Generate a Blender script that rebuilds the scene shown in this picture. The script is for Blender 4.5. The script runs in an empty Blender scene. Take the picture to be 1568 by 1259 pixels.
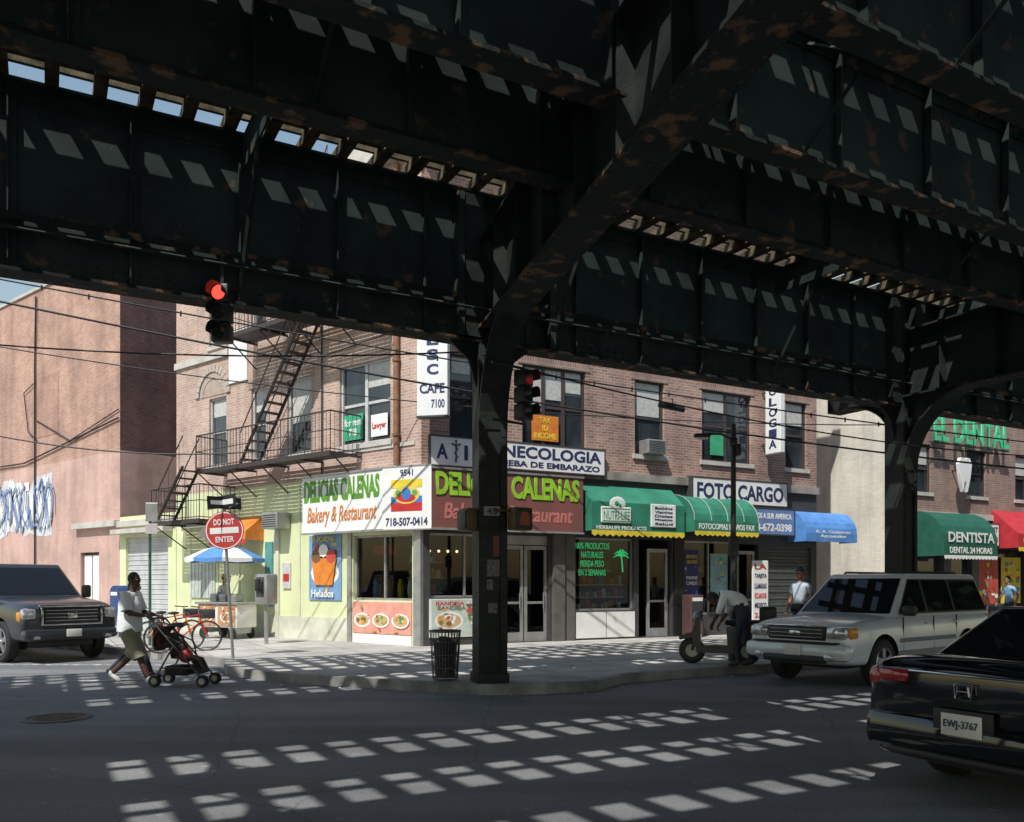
import bpy, bmesh, math, random
from mathutils import Vector, Matrix, Euler
R = random.Random(7)
scene = bpy.context.scene
rad = math.radians

# ------------------------------------------------------------------ materials
MATS = {}
def mat(name, col, rough=.7, metal=0., col2=None, scale=4., bump=0., coat=0., emit=0., detail=3., lo=.35, hi=.65, bscale=None, spec=.5):
    if name in MATS: return MATS[name]
    m = bpy.data.materials.new(name); m.use_nodes = True
    nt = m.node_tree; b = nt.nodes['Principled BSDF']
    b.inputs['Roughness'].default_value = rough
    b.inputs['Metallic'].default_value = metal
    b.inputs['Coat Weight'].default_value = coat
    b.inputs['Specular IOR Level'].default_value = spec
    if col2 is None: col2 = tuple(c*.78 for c in col)
    tc = nt.nodes.new('ShaderNodeTexCoord')
    n = nt.nodes.new('ShaderNodeTexNoise'); n.inputs['Scale'].default_value = scale; n.inputs['Detail'].default_value = detail
    nt.links.new(tc.outputs['Object'], n.inputs['Vector'])
    r = nt.nodes.new('ShaderNodeValToRGB')
    r.color_ramp.elements[0].position = lo; r.color_ramp.elements[1].position = hi
    r.color_ramp.elements[0].color = (*col2, 1); r.color_ramp.elements[1].color = (*col, 1)
    nt.links.new(n.outputs['Fac'], r.inputs['Fac'])
    nt.links.new(r.outputs['Color'], b.inputs['Base Color'])
    if bump:
        n2 = nt.nodes.new('ShaderNodeTexNoise'); n2.inputs['Scale'].default_value = bscale or scale*8; n2.inputs['Detail'].default_value = 2
        nt.links.new(tc.outputs['Object'], n2.inputs['Vector'])
        bp = nt.nodes.new('ShaderNodeBump'); bp.inputs['Strength'].default_value = bump; bp.inputs['Distance'].default_value = .02
        nt.links.new(n2.outputs['Fac'], bp.inputs['Height']); nt.links.new(bp.outputs['Normal'], b.inputs['Normal'])
    if emit:
        b.inputs['Emission Color'].default_value = (*col, 1); b.inputs['Emission Strength'].default_value = emit
    MATS[name] = m; return m

def brick(name, c1, c2, mortar, w=.215, h=.075, dirt=.5, ms=.011, streak=.75):
    if name in MATS: return MATS[name]
    m = bpy.data.materials.new(name); m.use_nodes = True
    nt = m.node_tree; b = nt.nodes['Principled BSDF']; b.inputs['Roughness'].default_value = .88
    tc = nt.nodes.new('ShaderNodeTexCoord'); sp = nt.nodes.new('ShaderNodeSeparateXYZ')
    nt.links.new(tc.outputs['Object'], sp.inputs[0])
    ad = nt.nodes.new('ShaderNodeMath'); ad.operation = 'ADD'
    nt.links.new(sp.outputs[0], ad.inputs[0]); nt.links.new(sp.outputs[1], ad.inputs[1])
    cb = nt.nodes.new('ShaderNodeCombineXYZ'); nt.links.new(ad.outputs[0], cb.inputs[0]); nt.links.new(sp.outputs[2], cb.inputs[1])
    bt = nt.nodes.new('ShaderNodeTexBrick')
    bt.inputs['Scale'].default_value = 1; bt.inputs['Brick Width'].default_value = w; bt.inputs['Row Height'].default_value = h
    bt.inputs['Mortar Size'].default_value = ms; bt.inputs['Mortar Smooth'].default_value = .3; bt.inputs['Bias'].default_value = 0
    bt.inputs['Color1'].default_value = (*c1, 1); bt.inputs['Color2'].default_value = (*c2, 1); bt.inputs['Mortar'].default_value = (*mortar, 1)
    nt.links.new(cb.outputs[0], bt.inputs['Vector'])
    cur = bt.outputs['Color']
    def mul(vec, sc, lo, hi, d):
        nonlocal cur
        n = nt.nodes.new('ShaderNodeTexNoise'); n.inputs['Scale'].default_value = sc; n.inputs['Detail'].default_value = 5; n.inputs['Roughness'].default_value = .65
        nt.links.new(vec, n.inputs['Vector'])
        r = nt.nodes.new('ShaderNodeValToRGB'); r.color_ramp.elements[0].position = lo; r.color_ramp.elements[1].position = hi
        r.color_ramp.elements[0].color = (d, d, d*1.02, 1); r.color_ramp.elements[1].color = (1.05, 1.05, 1.05, 1)
        nt.links.new(n.outputs['Fac'], r.inputs['Fac'])
        mx = nt.nodes.new('ShaderNodeMix'); mx.data_type = 'RGBA'; mx.blend_type = 'MULTIPLY'; mx.inputs[0].default_value = 1
        nt.links.new(cur, mx.inputs[6]); nt.links.new(r.outputs['Color'], mx.inputs[7]); cur = mx.outputs[2]
    mul(tc.outputs['Object'], .55, .32, .62, dirt)
    mp = nt.nodes.new('ShaderNodeMapping'); mp.inputs['Scale'].default_value = (1.6, 1.6, .16); nt.links.new(tc.outputs['Object'], mp.inputs[0])
    mul(mp.outputs[0], 1., .3, .55, streak)
    nt.links.new(cur, b.inputs['Base Color'])
    MATS[name] = m; return m

def shopglass():
    m = bpy.data.materials.new('shop_glass'); m.use_nodes = True
    nt = m.node_tree; nt.nodes.clear()
    o = nt.nodes.new('ShaderNodeOutputMaterial'); g = nt.nodes.new('ShaderNodeBsdfGlossy'); g.inputs['Roughness'].default_value = .01
    t = nt.nodes.new('ShaderNodeBsdfTransparent'); t.inputs['Color'].default_value = (.62, .66, .64, 1)
    f = nt.nodes.new('ShaderNodeFresnel'); f.inputs['IOR'].default_value = 1.6
    mx = nt.nodes.new('ShaderNodeMixShader')
    nt.links.new(f.outputs[0], mx.inputs[0]); nt.links.new(t.outputs[0], mx.inputs[1]); nt.links.new(g.outputs[0], mx.inputs[2]); nt.links.new(mx.outputs[0], o.inputs[0])
    MATS['shop_glass'] = m; return m

# ------------------------------------------------------------------ mesh builder
class MB:
    def __init__(s): s.v = []; s.f = []; s.m = []
    def add(s, vs, fs, mi=0, M=None):
        o = len(s.v)
        for p in vs:
            p = Vector(p)
            s.v.append(M @ p if M is not None else p)
        for f in fs: s.f.append([i+o for i in f]); s.m.append(mi)
    def box(s, x0, x1, y0, y1, z0, z1, mi=0, M=None):
        if x0 > x1: x0, x1 = x1, x0
        if y0 > y1: y0, y1 = y1, y0
        if z0 > z1: z0, z1 = z1, z0
        vs = [(x0,y0,z0),(x1,y0,z0),(x1,y1,z0),(x0,y1,z0),(x0,y0,z1),(x1,y0,z1),(x1,y1,z1),(x0,y1,z1)]
        s.add(vs, [(0,3,2,1),(4,5,6,7),(0,1,5,4),(1,2,6,5),(2,3,7,6),(3,0,4,7)], mi, M)
    def rbox(s, c, size, bev=.03, mi=0, M=None, seg=2):
        bm = bmesh.new(); bmesh.ops.create_cube(bm, size=1)
        for v in bm.verts: v.co = Vector((v.co.x*size[0], v.co.y*size[1], v.co.z*size[2]))
        bmesh.ops.bevel(bm, geom=bm.edges[:], offset=min(bev, min(size)*.48), segments=seg, affect='EDGES', profile=.5)
        vs = [v.co + Vector(c) for v in bm.verts]; bm.verts.index_update()
        fs = [[v.index for v in f.verts] for f in bm.faces]; bm.free()
        s.add(vs, fs, mi, M)
    def tube(s, pts, r, n=8, mi=0, M=None, cap=True):
        pts = [Vector(p) for p in pts]; rs = r if isinstance(r, (list, tuple)) else [r]*len(pts)
        vs = []; fs = []; up = None
        for i, p in enumerate(pts):
            if i == 0: t = pts[1]-pts[0]
            elif i == len(pts)-1: t = pts[-1]-pts[-2]
            else: t = (pts[i+1]-pts[i]).normalized() + (pts[i]-pts[i-1]).normalized()
            t.normalize()
            if up is None:
                up = Vector((0,0,1)) if abs(t.z) < .9 else Vector((1,0,0))
            a = t.cross(up).normalized(); b = a.cross(t).normalized(); up = b
            for k in range(n):
                an = 2*math.pi*k/n
                vs.append(p + (a*math.cos(an)+b*math.sin(an))*rs[i])
        for i in range(len(pts)-1):
            for k in range(n):
                k2 = (k+1) % n
                fs.append((i*n+k, i*n+k2, (i+1)*n+k2, (i+1)*n+k))
        if cap:
            fs.append(tuple(range(n))[::-1]); fs.append(tuple((len(pts)-1)*n+k for k in range(n)))
        s.add(vs, fs, mi, M)
    def prism(s, poly, y0, y1, mi=0, M=None):
        n = len(poly)
        vs = [(x, y0, z) for x, z in poly] + [(x, y1, z) for x, z in poly]
        fs = [tuple(range(n)), tuple(range(n, 2*n))[::-1]]
        for i in range(n):
            j = (i+1) % n; fs.append((i, i+n, j+n, j))
        s.add(vs, fs, mi, M)
    def poly(s, pts, mi=0, M=None): s.add(pts, [tuple(range(len(pts)))], mi, M)
    def ell(s, c, r, mi=0, M=None, n=12, m=8):
        vs = [(c[0], c[1], c[2]+r[2])]; fs = []
        for i in range(1, m):
            th = math.pi*i/m
            for k in range(n):
                ph = 2*math.pi*k/n
                vs.append((c[0]+r[0]*math.sin(th)*math.cos(ph), c[1]+r[1]*math.sin(th)*math.sin(ph), c[2]+r[2]*math.cos(th)))
        vs.append((c[0], c[1], c[2]-r[2])); L = len(vs)-1
        for k in range(n):
            k2 = (k+1) % n
            fs.append((0, 1+k, 1+k2)); fs.append((L, L-n+k2, L-n+k))
            for i in range(m-2): fs.append((1+i*n+k, 1+(i+1)*n+k, 1+(i+1)*n+k2, 1+i*n+k2))
        s.add(vs, fs, mi, M)
    def lathe(s, prof, c, mi=0, M=None, n=24, axis='y'):
        vs = []; fs = []
        for r, h in prof:
            for k in range(n):
                a = 2*math.pi*k/n
                if axis == 'y': vs.append((c[0]+r*math.cos(a), c[1]+h, c[2]+r*math.sin(a)))
                else: vs.append((c[0]+r*math.cos(a), c[1]+r*math.sin(a), c[2]+h))
        for i in range(len(prof)-1):
            for k in range(n):
                k2 = (k+1) % n; fs.append((i*n+k, i*n+k2, (i+1)*n+k2, (i+1)*n+k))
        s.add(vs, fs, mi, M)
    def emit(s, name, mats, parent=None, smooth=0, M=None, fix=False):
        me = bpy.data.meshes.new(name); me.from_pydata([tuple(v) for v in s.v], [], s.f)
        for m in mats: me.materials.append(m)
        me.polygons.foreach_set('material_index', s.m)
        if smooth or fix:
            bm = bmesh.new(); bm.from_mesh(me)
            bmesh.ops.recalc_face_normals(bm, faces=bm.faces)
            if smooth:
                for f in bm.faces: f.smooth = True
                for e in bm.edges:
                    if len(e.link_faces) == 2 and e.calc_face_angle(0) > rad(smooth): e.smooth = False
            bm.to_mesh(me); bm.free()
        me.update()
        ob = bpy.data.objects.new(name, me); scene.collection.objects.link(ob)
        if parent is not None: ob.parent = parent
        if M is not None: ob.matrix_local = M
        return ob

def empty(name, M=None):
    e = bpy.data.objects.new(name, None); scene.collection.objects.link(e)
    e.empty_display_size = .3
    if M is not None: e.matrix_world = M
    return e

def text(parent, s, x0, x1, z0, z1, y, m, name='lettering', bold=.02, shear=0, M=None, ext=.006):
    cu = bpy.data.curves.new('t', 'FONT'); cu.body = s; cu.offset = bold; cu.extrude = .01; cu.shear = shear; cu.align_x = 'CENTER'
    cu.resolution_u = 3
    ob = bpy.data.objects.new('t', cu); scene.collection.objects.link(ob)
    bpy.context.view_layer.update()
    me = bpy.data.meshes.new_from_object(ob.evaluated_get(bpy.context.evaluated_depsgraph_get()))
    bpy.data.objects.remove(ob)
    xs = [v.co.x for v in me.vertices]; ys = [v.co.y for v in me.vertices]
    sx = (x1-x0)/(max(xs)-min(xs)); sy = (z1-z0)/(max(ys)-min(ys)); mx, my = min(xs), min(ys)
    for v in me.vertices:
        c = v.co; v.co = Vector((x0+(c.x-mx)*sx, y-(ext if c.z > 0 else -.001), z0+(c.y-my)*sy))
    me.materials.clear(); me.materials.append(m); me.name = name
    o = bpy.data.objects.new(name, me); scene.collection.objects.link(o); o.parent = parent
    if M is not None: o.matrix_local = M
    return o

def frame(o, ang):
    return Matrix.Translation(Vector(o)) @ Matrix.Rotation(ang, 4, 'Z')

# ------------------------------------------------------------------ frames of the place
AX = math.atan2(.4815, .8764)           # avenue direction
AL = math.atan2(-.6226, .7826)          # side-street direction
C0 = (-2.15, 20.1, 0)
K = (-.34, 12.9, 0)
FF = frame(C0, AX); FL = frame(C0, AL); FK = frame(K, AX)

m_brickF = brick('brick_avenue', (.44,.25,.19), (.28,.14,.105), (.44,.39,.34), dirt=.58)
m_brickL = brick('brick_side', (.54,.36,.28), (.42,.26,.20), (.54,.48,.42), dirt=.75)
m_brickA = brick('brick_neighbour', (.50,.29,.21), (.40,.20,.145), (.52,.40,.33), dirt=.66)
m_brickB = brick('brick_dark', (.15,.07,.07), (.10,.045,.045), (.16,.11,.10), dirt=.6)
m_brickP = brick('painted_brick', (.58,.39,.33), (.54,.345,.285), (.55,.37,.31), dirt=.72, streak=.8)
m_cream = brick('cream_brick', (.76,.72,.61), (.68,.64,.54), (.64,.61,.54), dirt=.82)
m_brickR = brick('brick_right', (.33,.20,.15), (.24,.14,.11), (.35,.3,.27), dirt=.7)
m_stone = mat('stone_trim', (.55,.52,.47), .8, scale=3, bump=.2)
m_glass = mat('window_glass', (.05,.06,.07), .04, scale=1.2, col2=(.02,.025,.03), spec=.9)
m_shop = shopglass()
m_white = mat('white_paint', (.82,.82,.80), .5, scale=3, col2=(.74,.74,.72))
m_frame = mat('window_frame_white', (.6,.6,.58), .5, scale=6)
m_dframe = mat('window_frame_dark', (.07,.05,.045), .6)
m_blind = mat('blinds', (.55,.54,.5), .8, scale=10)
m_black = mat('black_paint', (.015,.015,.016), .5)
m_iron = mat('fire_escape_iron', (.035,.035,.04), .6, scale=8, col2=(.06,.035,.025))
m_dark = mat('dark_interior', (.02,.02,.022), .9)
m_conc = mat('sidewalk_concrete', (.52,.50,.46), .9, scale=1.3, col2=(.37,.355,.33), bump=.25, bscale=40)
m_metal = mat('galvanised', (.35,.36,.36), .45, metal=.6, scale=10)
m_alu = mat('aluminium', (.42,.42,.41), .4, metal=.5)
m_green = mat('green_canvas', (.03,.22,.14), .7, scale=2, col2=(.022,.155,.10))
m_lime = mat('lime_letters', (.34,.66,.04), .5)
m_red = mat('red_paint', (.55,.03,.03), .45)
m_yel = mat('yellow_canvas', (.80,.62,.05), .7)
m_blue = mat('blue_canvas', (.10,.28,.66), .7)
m_orange = mat('orange_paint', (.78,.24,.03), .6)
m_pale = mat('pale_green_wall', (.70,.74,.44), .8, scale=1, col2=(.58,.63,.37))
m_navy = mat('navy_letters', (.03,.04,.12), .5)

# ------------------------------------------------------------------ ground
def asphalt():
    m = bpy.data.materials.new('asphalt'); m.use_nodes = True; nt = m.node_tree; b = nt.nodes['Principled BSDF']
    tc = nt.nodes.new('ShaderNodeTexCoord')
    def noise(sc, d=4, vec=None):
        n = nt.nodes.new('ShaderNodeTexNoise'); n.inputs['Scale'].default_value = sc; n.inputs['Detail'].default_value = d
        nt.links.new(vec or tc.outputs['Object'], n.inputs['Vector']); return n
    def ramp(n, a, b_, ca, cb):
        r = nt.nodes.new('ShaderNodeValToRGB'); r.color_ramp.elements[0].position = a; r.color_ramp.elements[1].position = b_
        r.color_ramp.elements[0].color = (*ca, 1); r.color_ramp.elements[1].color = (*cb, 1); nt.links.new(n.outputs[0], r.inputs['Fac']); return r
    a = ramp(noise(.35), .35, .7, (.15,.153,.160), (.24,.242,.243))
    g = ramp(noise(55, 2), .3, .75, (.66,.66,.66), (1.3,1.3,1.3))
    v = nt.nodes.new('ShaderNodeTexVoronoi'); v.feature = 'DISTANCE_TO_EDGE'; v.inputs['Scale'].default_value = .27
    w = noise(1.5); ad = nt.nodes.new('ShaderNodeMix'); ad.data_type = 'VECTOR'; ad.inputs[0].default_value = .2
    nt.links.new(tc.outputs['Object'], ad.inputs[4]); nt.links.new(w.outputs['Color'], ad.inputs[5]); nt.links.new(ad.outputs[1], v.inputs['Vector'])
    c = ramp(v, .0, .004, (.7,.7,.7), (1,1,1))
    sp = ramp(noise(7, 2), .69, .73, (1,1,1), (1.5,1.5,1.5))
    mp = nt.nodes.new('ShaderNodeMapping'); mp.inputs['Rotation'].default_value = (0,0,-AX); mp.inputs['Scale'].default_value = (.12,1.1,1); nt.links.new(tc.outputs['Object'], mp.inputs[0])
    tr = ramp(noise(1., 4, mp.outputs[0]), .38, .6, (.78,.78,.78), (1.08,1.08,1.08))
    cur = a.outputs['Color']
    for o in (g, c, sp, tr):
        mx = nt.nodes.new('ShaderNodeMix'); mx.data_type = 'RGBA'; mx.blend_type = 'MULTIPLY'; mx.inputs[0].default_value = 1
        nt.links.new(cur, mx.inputs[6]); nt.links.new(o.outputs['Color'], mx.inputs[7]); cur = mx.outputs[2]
    nt.links.new(cur, b.inputs['Base Color']); b.inputs['Roughness'].default_value = .8
    n2 = noise(90, 2); bp = nt.nodes.new('ShaderNodeBump'); bp.inputs['Strength'].default_value = .35; bp.inputs['Distance'].default_value = .01
    nt.links.new(n2.outputs[0], bp.inputs['Height']); nt.links.new(bp.outputs[0], b.inputs['Normal'])
    return m
m_asph = asphalt()
g = MB(); g.poly([(-400,-400,0),(400,-400,0),(400,400,0),(-400,400,0)]); g.emit('road', [m_asph])

def wl(v, off): return (C0[0]-.7826*v-.6226*off, C0[1]+.6226*v-.7826*off)
def wf(u, b): return (K[0]+.8764*u-.4815*b, K[1]+.4815*u+.8764*b)
kerb = [wf(90,0), wf(6,0.0), wf(3.6,-.02), wf(2.4,-.12), (1.25,12.95), (.5,12.6), (-.3,12.5), (-1.1,12.7), (-2.2,13.3), (-3.3,13.8), (-4.4,14.5), (-5.1,15.2), (-5.4,15.9), wl(.6,4.8), wl(60,4.8)]
def sidewalk():
    mb = MB(); n = len(kerb)
    top = [(x,y,.15) for x,y in kerb]; back = [(-40,90,.15),(120,120,.15)]
    mb.poly(top + back, 0)
    inner = []
    for i,(x,y) in enumerate(kerb):
        p = Vector(kerb[max(i-1,0)]); q = Vector(kerb[min(i+1,n-1)]); t = (q-p).normalized(); nrm = Vector((t.y,-t.x))
        inner.append((x+nrm.x*.16, y+nrm.y*.16))
    for i in range(n-1):
        a, b = kerb[i], kerb[i+1]; c, d = inner[i], inner[i+1]
        mb.poly([(a[0],a[1],0),(b[0],b[1],0),(b[0],b[1],.154),(a[0],a[1],.154)], 1)
        mb.poly([(a[0],a[1],.154),(b[0],b[1],.154),(d[0],d[1],.154),(c[0],c[1],.154)], 1)
    m_kerb = mat('kerb_stone', (.34,.33,.31), .85, scale=2, col2=(.16,.155,.15), bump=.2)
    m = m_conc.copy(); m.name = 'sidewalk_slabs'; nt = m.node_tree; b = nt.nodes['Principled BSDF']
    src = b.inputs['Base Color'].links[0].from_socket
    tc = nt.nodes.new('ShaderNodeTexCoord'); mp = nt.nodes.new('ShaderNodeMapping'); mp.inputs['Rotation'].default_value = (0,0,-AX)
    nt.links.new(tc.outputs['Object'], mp.inputs[0])
    bt = nt.nodes.new('ShaderNodeTexBrick'); bt.offset = 0; bt.inputs['Scale'].default_value = 1; bt.inputs['Brick Width'].default_value = 1.5; bt.inputs['Row Height'].default_value = 1.5
    bt.inputs['Mortar Size'].default_value = .012; bt.inputs['Color1'].default_value = (1,1,1,1); bt.inputs['Color2'].default_value = (.8,.8,.8,1); bt.inputs['Mortar'].default_value = (.35,.35,.35,1)
    nt.links.new(mp.outputs[0], bt.inputs['Vector'])
    cur = src
    gum = nt.nodes.new('ShaderNodeTexNoise'); gum.inputs['Scale'].default_value = 9; gum.inputs['Detail'].default_value = 1; nt.links.new(tc.outputs['Object'], gum.inputs['Vector'])
    gr = nt.nodes.new('ShaderNodeValToRGB'); gr.color_ramp.elements[0].position = .27; gr.color_ramp.elements[1].position = .31; gr.color_ramp.elements[0].color = (.45,.45,.45,1); nt.links.new(gum.outputs[0], gr.inputs[0])
    for o in (bt.outputs['Color'], gr.outputs['Color']):
        mx = nt.nodes.new('ShaderNodeMix'); mx.data_type = 'RGBA'; mx.blend_type = 'MULTIPLY'; mx.inputs[0].default_value = 1
        nt.links.new(cur, mx.inputs[6]); nt.links.new(o, mx.inputs[7]); cur = mx.outputs[2]
    nt.links.new(cur, b.inputs['Base Color'])
    mb.emit('sidewalk', [m, m_kerb])
sidewalk()

mh = MB()
m_mh = mat('cast_iron', (.13,.10,.085), .6, scale=12, col2=(.06,.052,.045), bump=.4)
mh.lathe([(0,.012),(.29,.012),(.3,.006),(.33,.006),(.33,.016),(.38,.016),(.40,.004)], (-5.55,10.35,0), 0, n=32, axis='z')
for i in range(-3,4):
    w = math.sqrt(max(.26**2-(i*.075)**2,0))
    mh.box(-5.55-w,-5.55+w, 10.35+i*.075-.015, 10.35+i*.075+.015, .012,.018)
mh.emit('manhole_cover', [m_mh])
cw = MB(); m_line = mat('worn_road_paint', (.55,.55,.53), .8, scale=7, col2=(.2,.2,.2), lo=.46, hi=.6)
def stripe(p, q, w, mb, mi=0, z=.004):
    p = Vector(p); q = Vector(q); t = (q-p).normalized(); n = Vector((-t.y,t.x))*w/2
    mb.poly([(p.x-n.x,p.y-n.y,z),(q.x-n.x,q.y-n.y,z),(q.x+n.x,q.y+n.y,z),(p.x+n.x,p.y+n.y,z)], mi)
stripe((-5.5,14.6), (-18.5,12.6), .16, cw)
stripe((-5.9,17.0), (-20,17.6), .2, cw)
cw.emit('crosswalk_marking', [m_line])
mb = MB(); r_ = random.Random(12)
for i in range(46):
    k = r_.randrange(1,len(kerb)-2); t = r_.random(); a = Vector(kerb[k]).lerp(Vector(kerb[k+1]), t)
    if a.length > 30: continue
    o_ = r_.uniform(.05,.35); tt = (Vector(kerb[k+1])-Vector(kerb[k])).normalized(); nn = Vector((-tt.y,tt.x)); c = a+nn*o_; s_ = r_.uniform(.015,.05); an = r_.random()*6
    mb.poly([(c.x+s_*math.cos(an+j*1.57)*(1 if j%2 else .6), c.y+s_*math.sin(an+j*1.57), .006+.01*(j%2)) for j in range(4)], r_.randrange(3))
mb.emit('litter', [m_white, mat('dry_leaf',(.25,.16,.07),.9), m_stone])

# ------------------------------------------------------------------ building helpers
def wall(mb, x0, x1, z0, z1, openings, y=0., depth=.16, mi=0):
    xs = sorted(set([x0,x1]+[c for o in openings for c in o[:2]])); zs = sorted(set([z0,z1]+[c for o in openings for c in o[2:4]]))
    for i in range(len(xs)-1):
        for j in range(len(zs)-1):
            cx = (xs[i]+xs[i+1])/2; cz = (zs[j]+zs[j+1])/2
            if any(o[0] < cx < o[1] and o[2] < cz < o[3] for o in openings): continue
            mb.poly([(xs[i],y,zs[j]),(xs[i+1],y,zs[j]),(xs[i+1],y,zs[j+1]),(xs[i],y,zs[j+1])], mi)
    for o in openings:
        a,b,c,d = o[:4]; Y = y+depth
        mb.poly([(a,y,c),(a,Y,c),(a,Y,d),(a,y,d)], mi); mb.poly([(b,y,c),(b,y,d),(b,Y,d),(b,Y,c)], mi)
        mb.poly([(a,y,c),(b,y,c),(b,Y,c),(a,Y,c)], mi); mb.poly([(a,y,d),(a,Y,d),(b,Y,d),(b,y,d)], mi)

def window(mb, x0, x1, z0, z1, y=.1, n=1, sill=True, blind=0.):
    f = .055
    mb.box(x0,x0+f,y-.03,y+.05,z0,z1,0); mb.box(x1-f,x1,y-.03,y+.05,z0,z1,0)
    mb.box(x0+f,x1-f,y-.03,y+.05,z1-f,z1,0); mb.box(x0+f,x1-f,y-.03,y+.05,z0,z0+f,0)
    zm = (z0+z1)/2
    for i in range(n):
        a = x0+f+(x1-x0-2*f)*i/n; b = x0+f+(x1-x0-2*f)*(i+1)/n
        if i: mb.box(a-.05,a+.05,y-.028,y+.045,z0+f,z1-f,0)
        mb.box(a+.03,b-.03,y-.005,y+.04,zm-.035,zm+.035,0)
        t1 = R.uniform(-.012,.012)
        mb.poly([(a,y+.02+t1,zm),(b,y+.02,zm),(b,y+.02,z1-f),(a,y+.02+t1,z1-f)],1)
        mb.poly([(a,y+.035,z0+f),(b,y+.035+t1,z0+f),(b,y+.035+t1,zm),(a,y+.035,zm)],1)
        if blind and R.random()<.7:
            bb = blind*R.uniform(.6,1.4); mb.box(a+.05,b-.05,y+.004,y+.009,z1-f-(z1-z0)*bb,z1-f,3)
    if sill:
        mb.box(x0-.08,x1+.08,-.06,y-.03,z0-.12,z0,2)
WM = [m_frame, m_glass, m_stone, m_blind]
DM = [m_dframe, m_glass, m_stone, m_blind]

# ------------------------------------------------------------------ main corner building
B = empty('brick_building', FF)
TOP = 12.4
opF = []
winF = [(.73,1.43,1),(2.75,4.67,3),(6.27,7.28,1),(8.65,10.54,2),(11.96,12.86,1)]
for zo in (0,3.6):
    for a,b,n in winF: opF.append((a,b,5.16+zo,7.2+zo))
mb = MB(); wall(mb, 0, 13.3, 4.4, TOP, opF)
mb.poly([(13.3,0,.15),(13.3,14,.15),(13.3,14,TOP),(13.3,0,TOP)],0)
mb.box(5.2,13.32,-.10,-.002,4.40,4.62,1)
mb.box(-.1,13.4,-.35,-.004,TOP-.5,TOP,1)
for zo in (0,3.6):
    for a,b,n in winF: mb.box(a-.12,b+.12,-.02,-.002,7.2+zo,7.42+zo,2)
mb.emit('front_wall', [m_brickF, mat('weathered_stone',(.36,.33,.29),.85,scale=2,col2=(.2,.17,.15)), brick('soldier_course',(.38,.21,.16),(.29,.15,.115),(.42,.37,.32),w=.075,h=.22)], B)
mb = MB()
for zo in (0,3.6):
    for a,b,n in winF: window(mb,a,b,5.16+zo,7.2+zo,n=n,blind=R.choice([.2,.3,.4]))
mb.emit('front_windows', DM, B)
mb = MB(); mb.box(3.05,3.85,.045,.055,5.3,5.95,0); mb.box(9.0,9.5,.045,.055,5.35,5.95,1); mb.emit('window_posters',[m_orange,mat('green_poster',(.05,.4,.2),.6)],B)
text(B,'TAX\nID\nINCOME',3.12,3.78,5.35,5.9,.044,m_yel,'poster_text')
mb = MB(); mb.rbox((6.78,-.12,5.36),(.62,.42,.38),.02,0)
for i in range(7): mb.box(6.52,7.04,-.336,-.331,5.22+i*.045,5.235+i*.045,1)
mb.emit('window_air_conditioner',[m_alu,m_black],B)
opL = []
winL = [(-2.94,-1.05,2),(-5.13,-4.1,1),(-6.8,-6.1,1),(-8.95,-8.05,1)]
for zo in (0,3.6):
    for a,b,n in winL: opL.append((a,b,5.16+zo,7.2+zo))
Lrel = FF.inverted() @ FL
mb = MB(); wall(mb,-10.8,0,4.4,TOP,opL)
mb.poly([(-10.8,0,.15),(-10.8,0,TOP),(-10.8,14,TOP),(-10.8,14,.15)],0)
mb.box(-10.85,.1,-.35,-.004,TOP-.5,TOP,1)
mb.box(-10.82,-7.9,-.07,-.004,8.35,8.55,1)
mb.box(-3.2,-.2,-.03,-.004,4.95,5.04,1)
for zo in (0,3.6):
    for a,b,n in winL[:3]: mb.box(a-.12,b+.12,-.02,-.002,7.2+zo,7.42+zo,2)
mb.emit('side_wall',[m_brickL,m_stone,brick('soldier_course_side',(.48,.31,.23),(.39,.24,.18),(.5,.45,.39),w=.075,h=.22)],B,M=Lrel)
mb = MB(); mb.box(-7.85,-6.95,-.05,-.004,7.5,9.0,0); mb.emit('white_stucco_panel',[m_white],B,M=Lrel)
mb = MB()
for zo in (0,3.6):
    for a,b,n in winL: window(mb,a,b,5.16+zo,7.2+zo,n=n,blind=R.choice([.2,.3,.45]))
mb.emit('side_windows',WM,B,M=Lrel)
mb = MB(); mb.box(-2.85,-2.1,.045,.055,5.3,5.95,0); mb.box(-1.8,-1.2,.045,.055,5.3,5.85,1); mb.emit('window_posters_side',[mat('green_poster',(.05,.4,.2),.6),m_white],B,M=Lrel)
text(B,'for rent\n718',-2.8,-2.15,5.4,5.85,.044,m_white,'poster_text',M=Lrel)
text(B,'Lawyer',-1.75,-1.25,5.45,5.65,.044,m_red,'poster_text',M=Lrel)
mb = MB()
def arch(mb, cx, cz, r0, r1, y0, y1, mi, n=14):
    for i in range(n):
        a0 = math.pi*i/n; a1 = math.pi*(i+.86)/n
        mb.prism([(cx+r0*math.cos(a0),cz+r0*math.sin(a0)),(cx+r1*math.cos(a0),cz+r1*math.sin(a0)),(cx+r1*math.cos(a1),cz+r1*math.sin(a1)),(cx+r0*math.cos(a1),cz+r0*math.sin(a1))],y0,y1,mi)
arch(mb,-8.75,7.28,.72,.92,-.05,-.003,0); arch(mb,-8.75,7.28,.5,.56,-.03,-.003,0)
mb.prism([(-8.75-.7,7.28),(-8.75+.7,7.28)]+[(-8.75+.7*math.cos(math.pi*i/10),7.28+.7*math.sin(math.pi*i/10)) for i in range(1,10)],-.015,-.003,1)
mb.emit('blind_arch',[mat('light_brick_trim',(.5,.42,.36),.85),mat('arch_infill',(.45,.36,.3),.9)],B,M=Lrel)
mb = MB(); mb.tube([(-.75,-.09,4.5),(-.75,-.09,TOP-.6)],.075,10,0)
for z in (5.2,7,8.8,10.6): mb.tube([(-.75,-.09,z),(-.75,-.09,z+.06)],.1,10,0)
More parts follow.
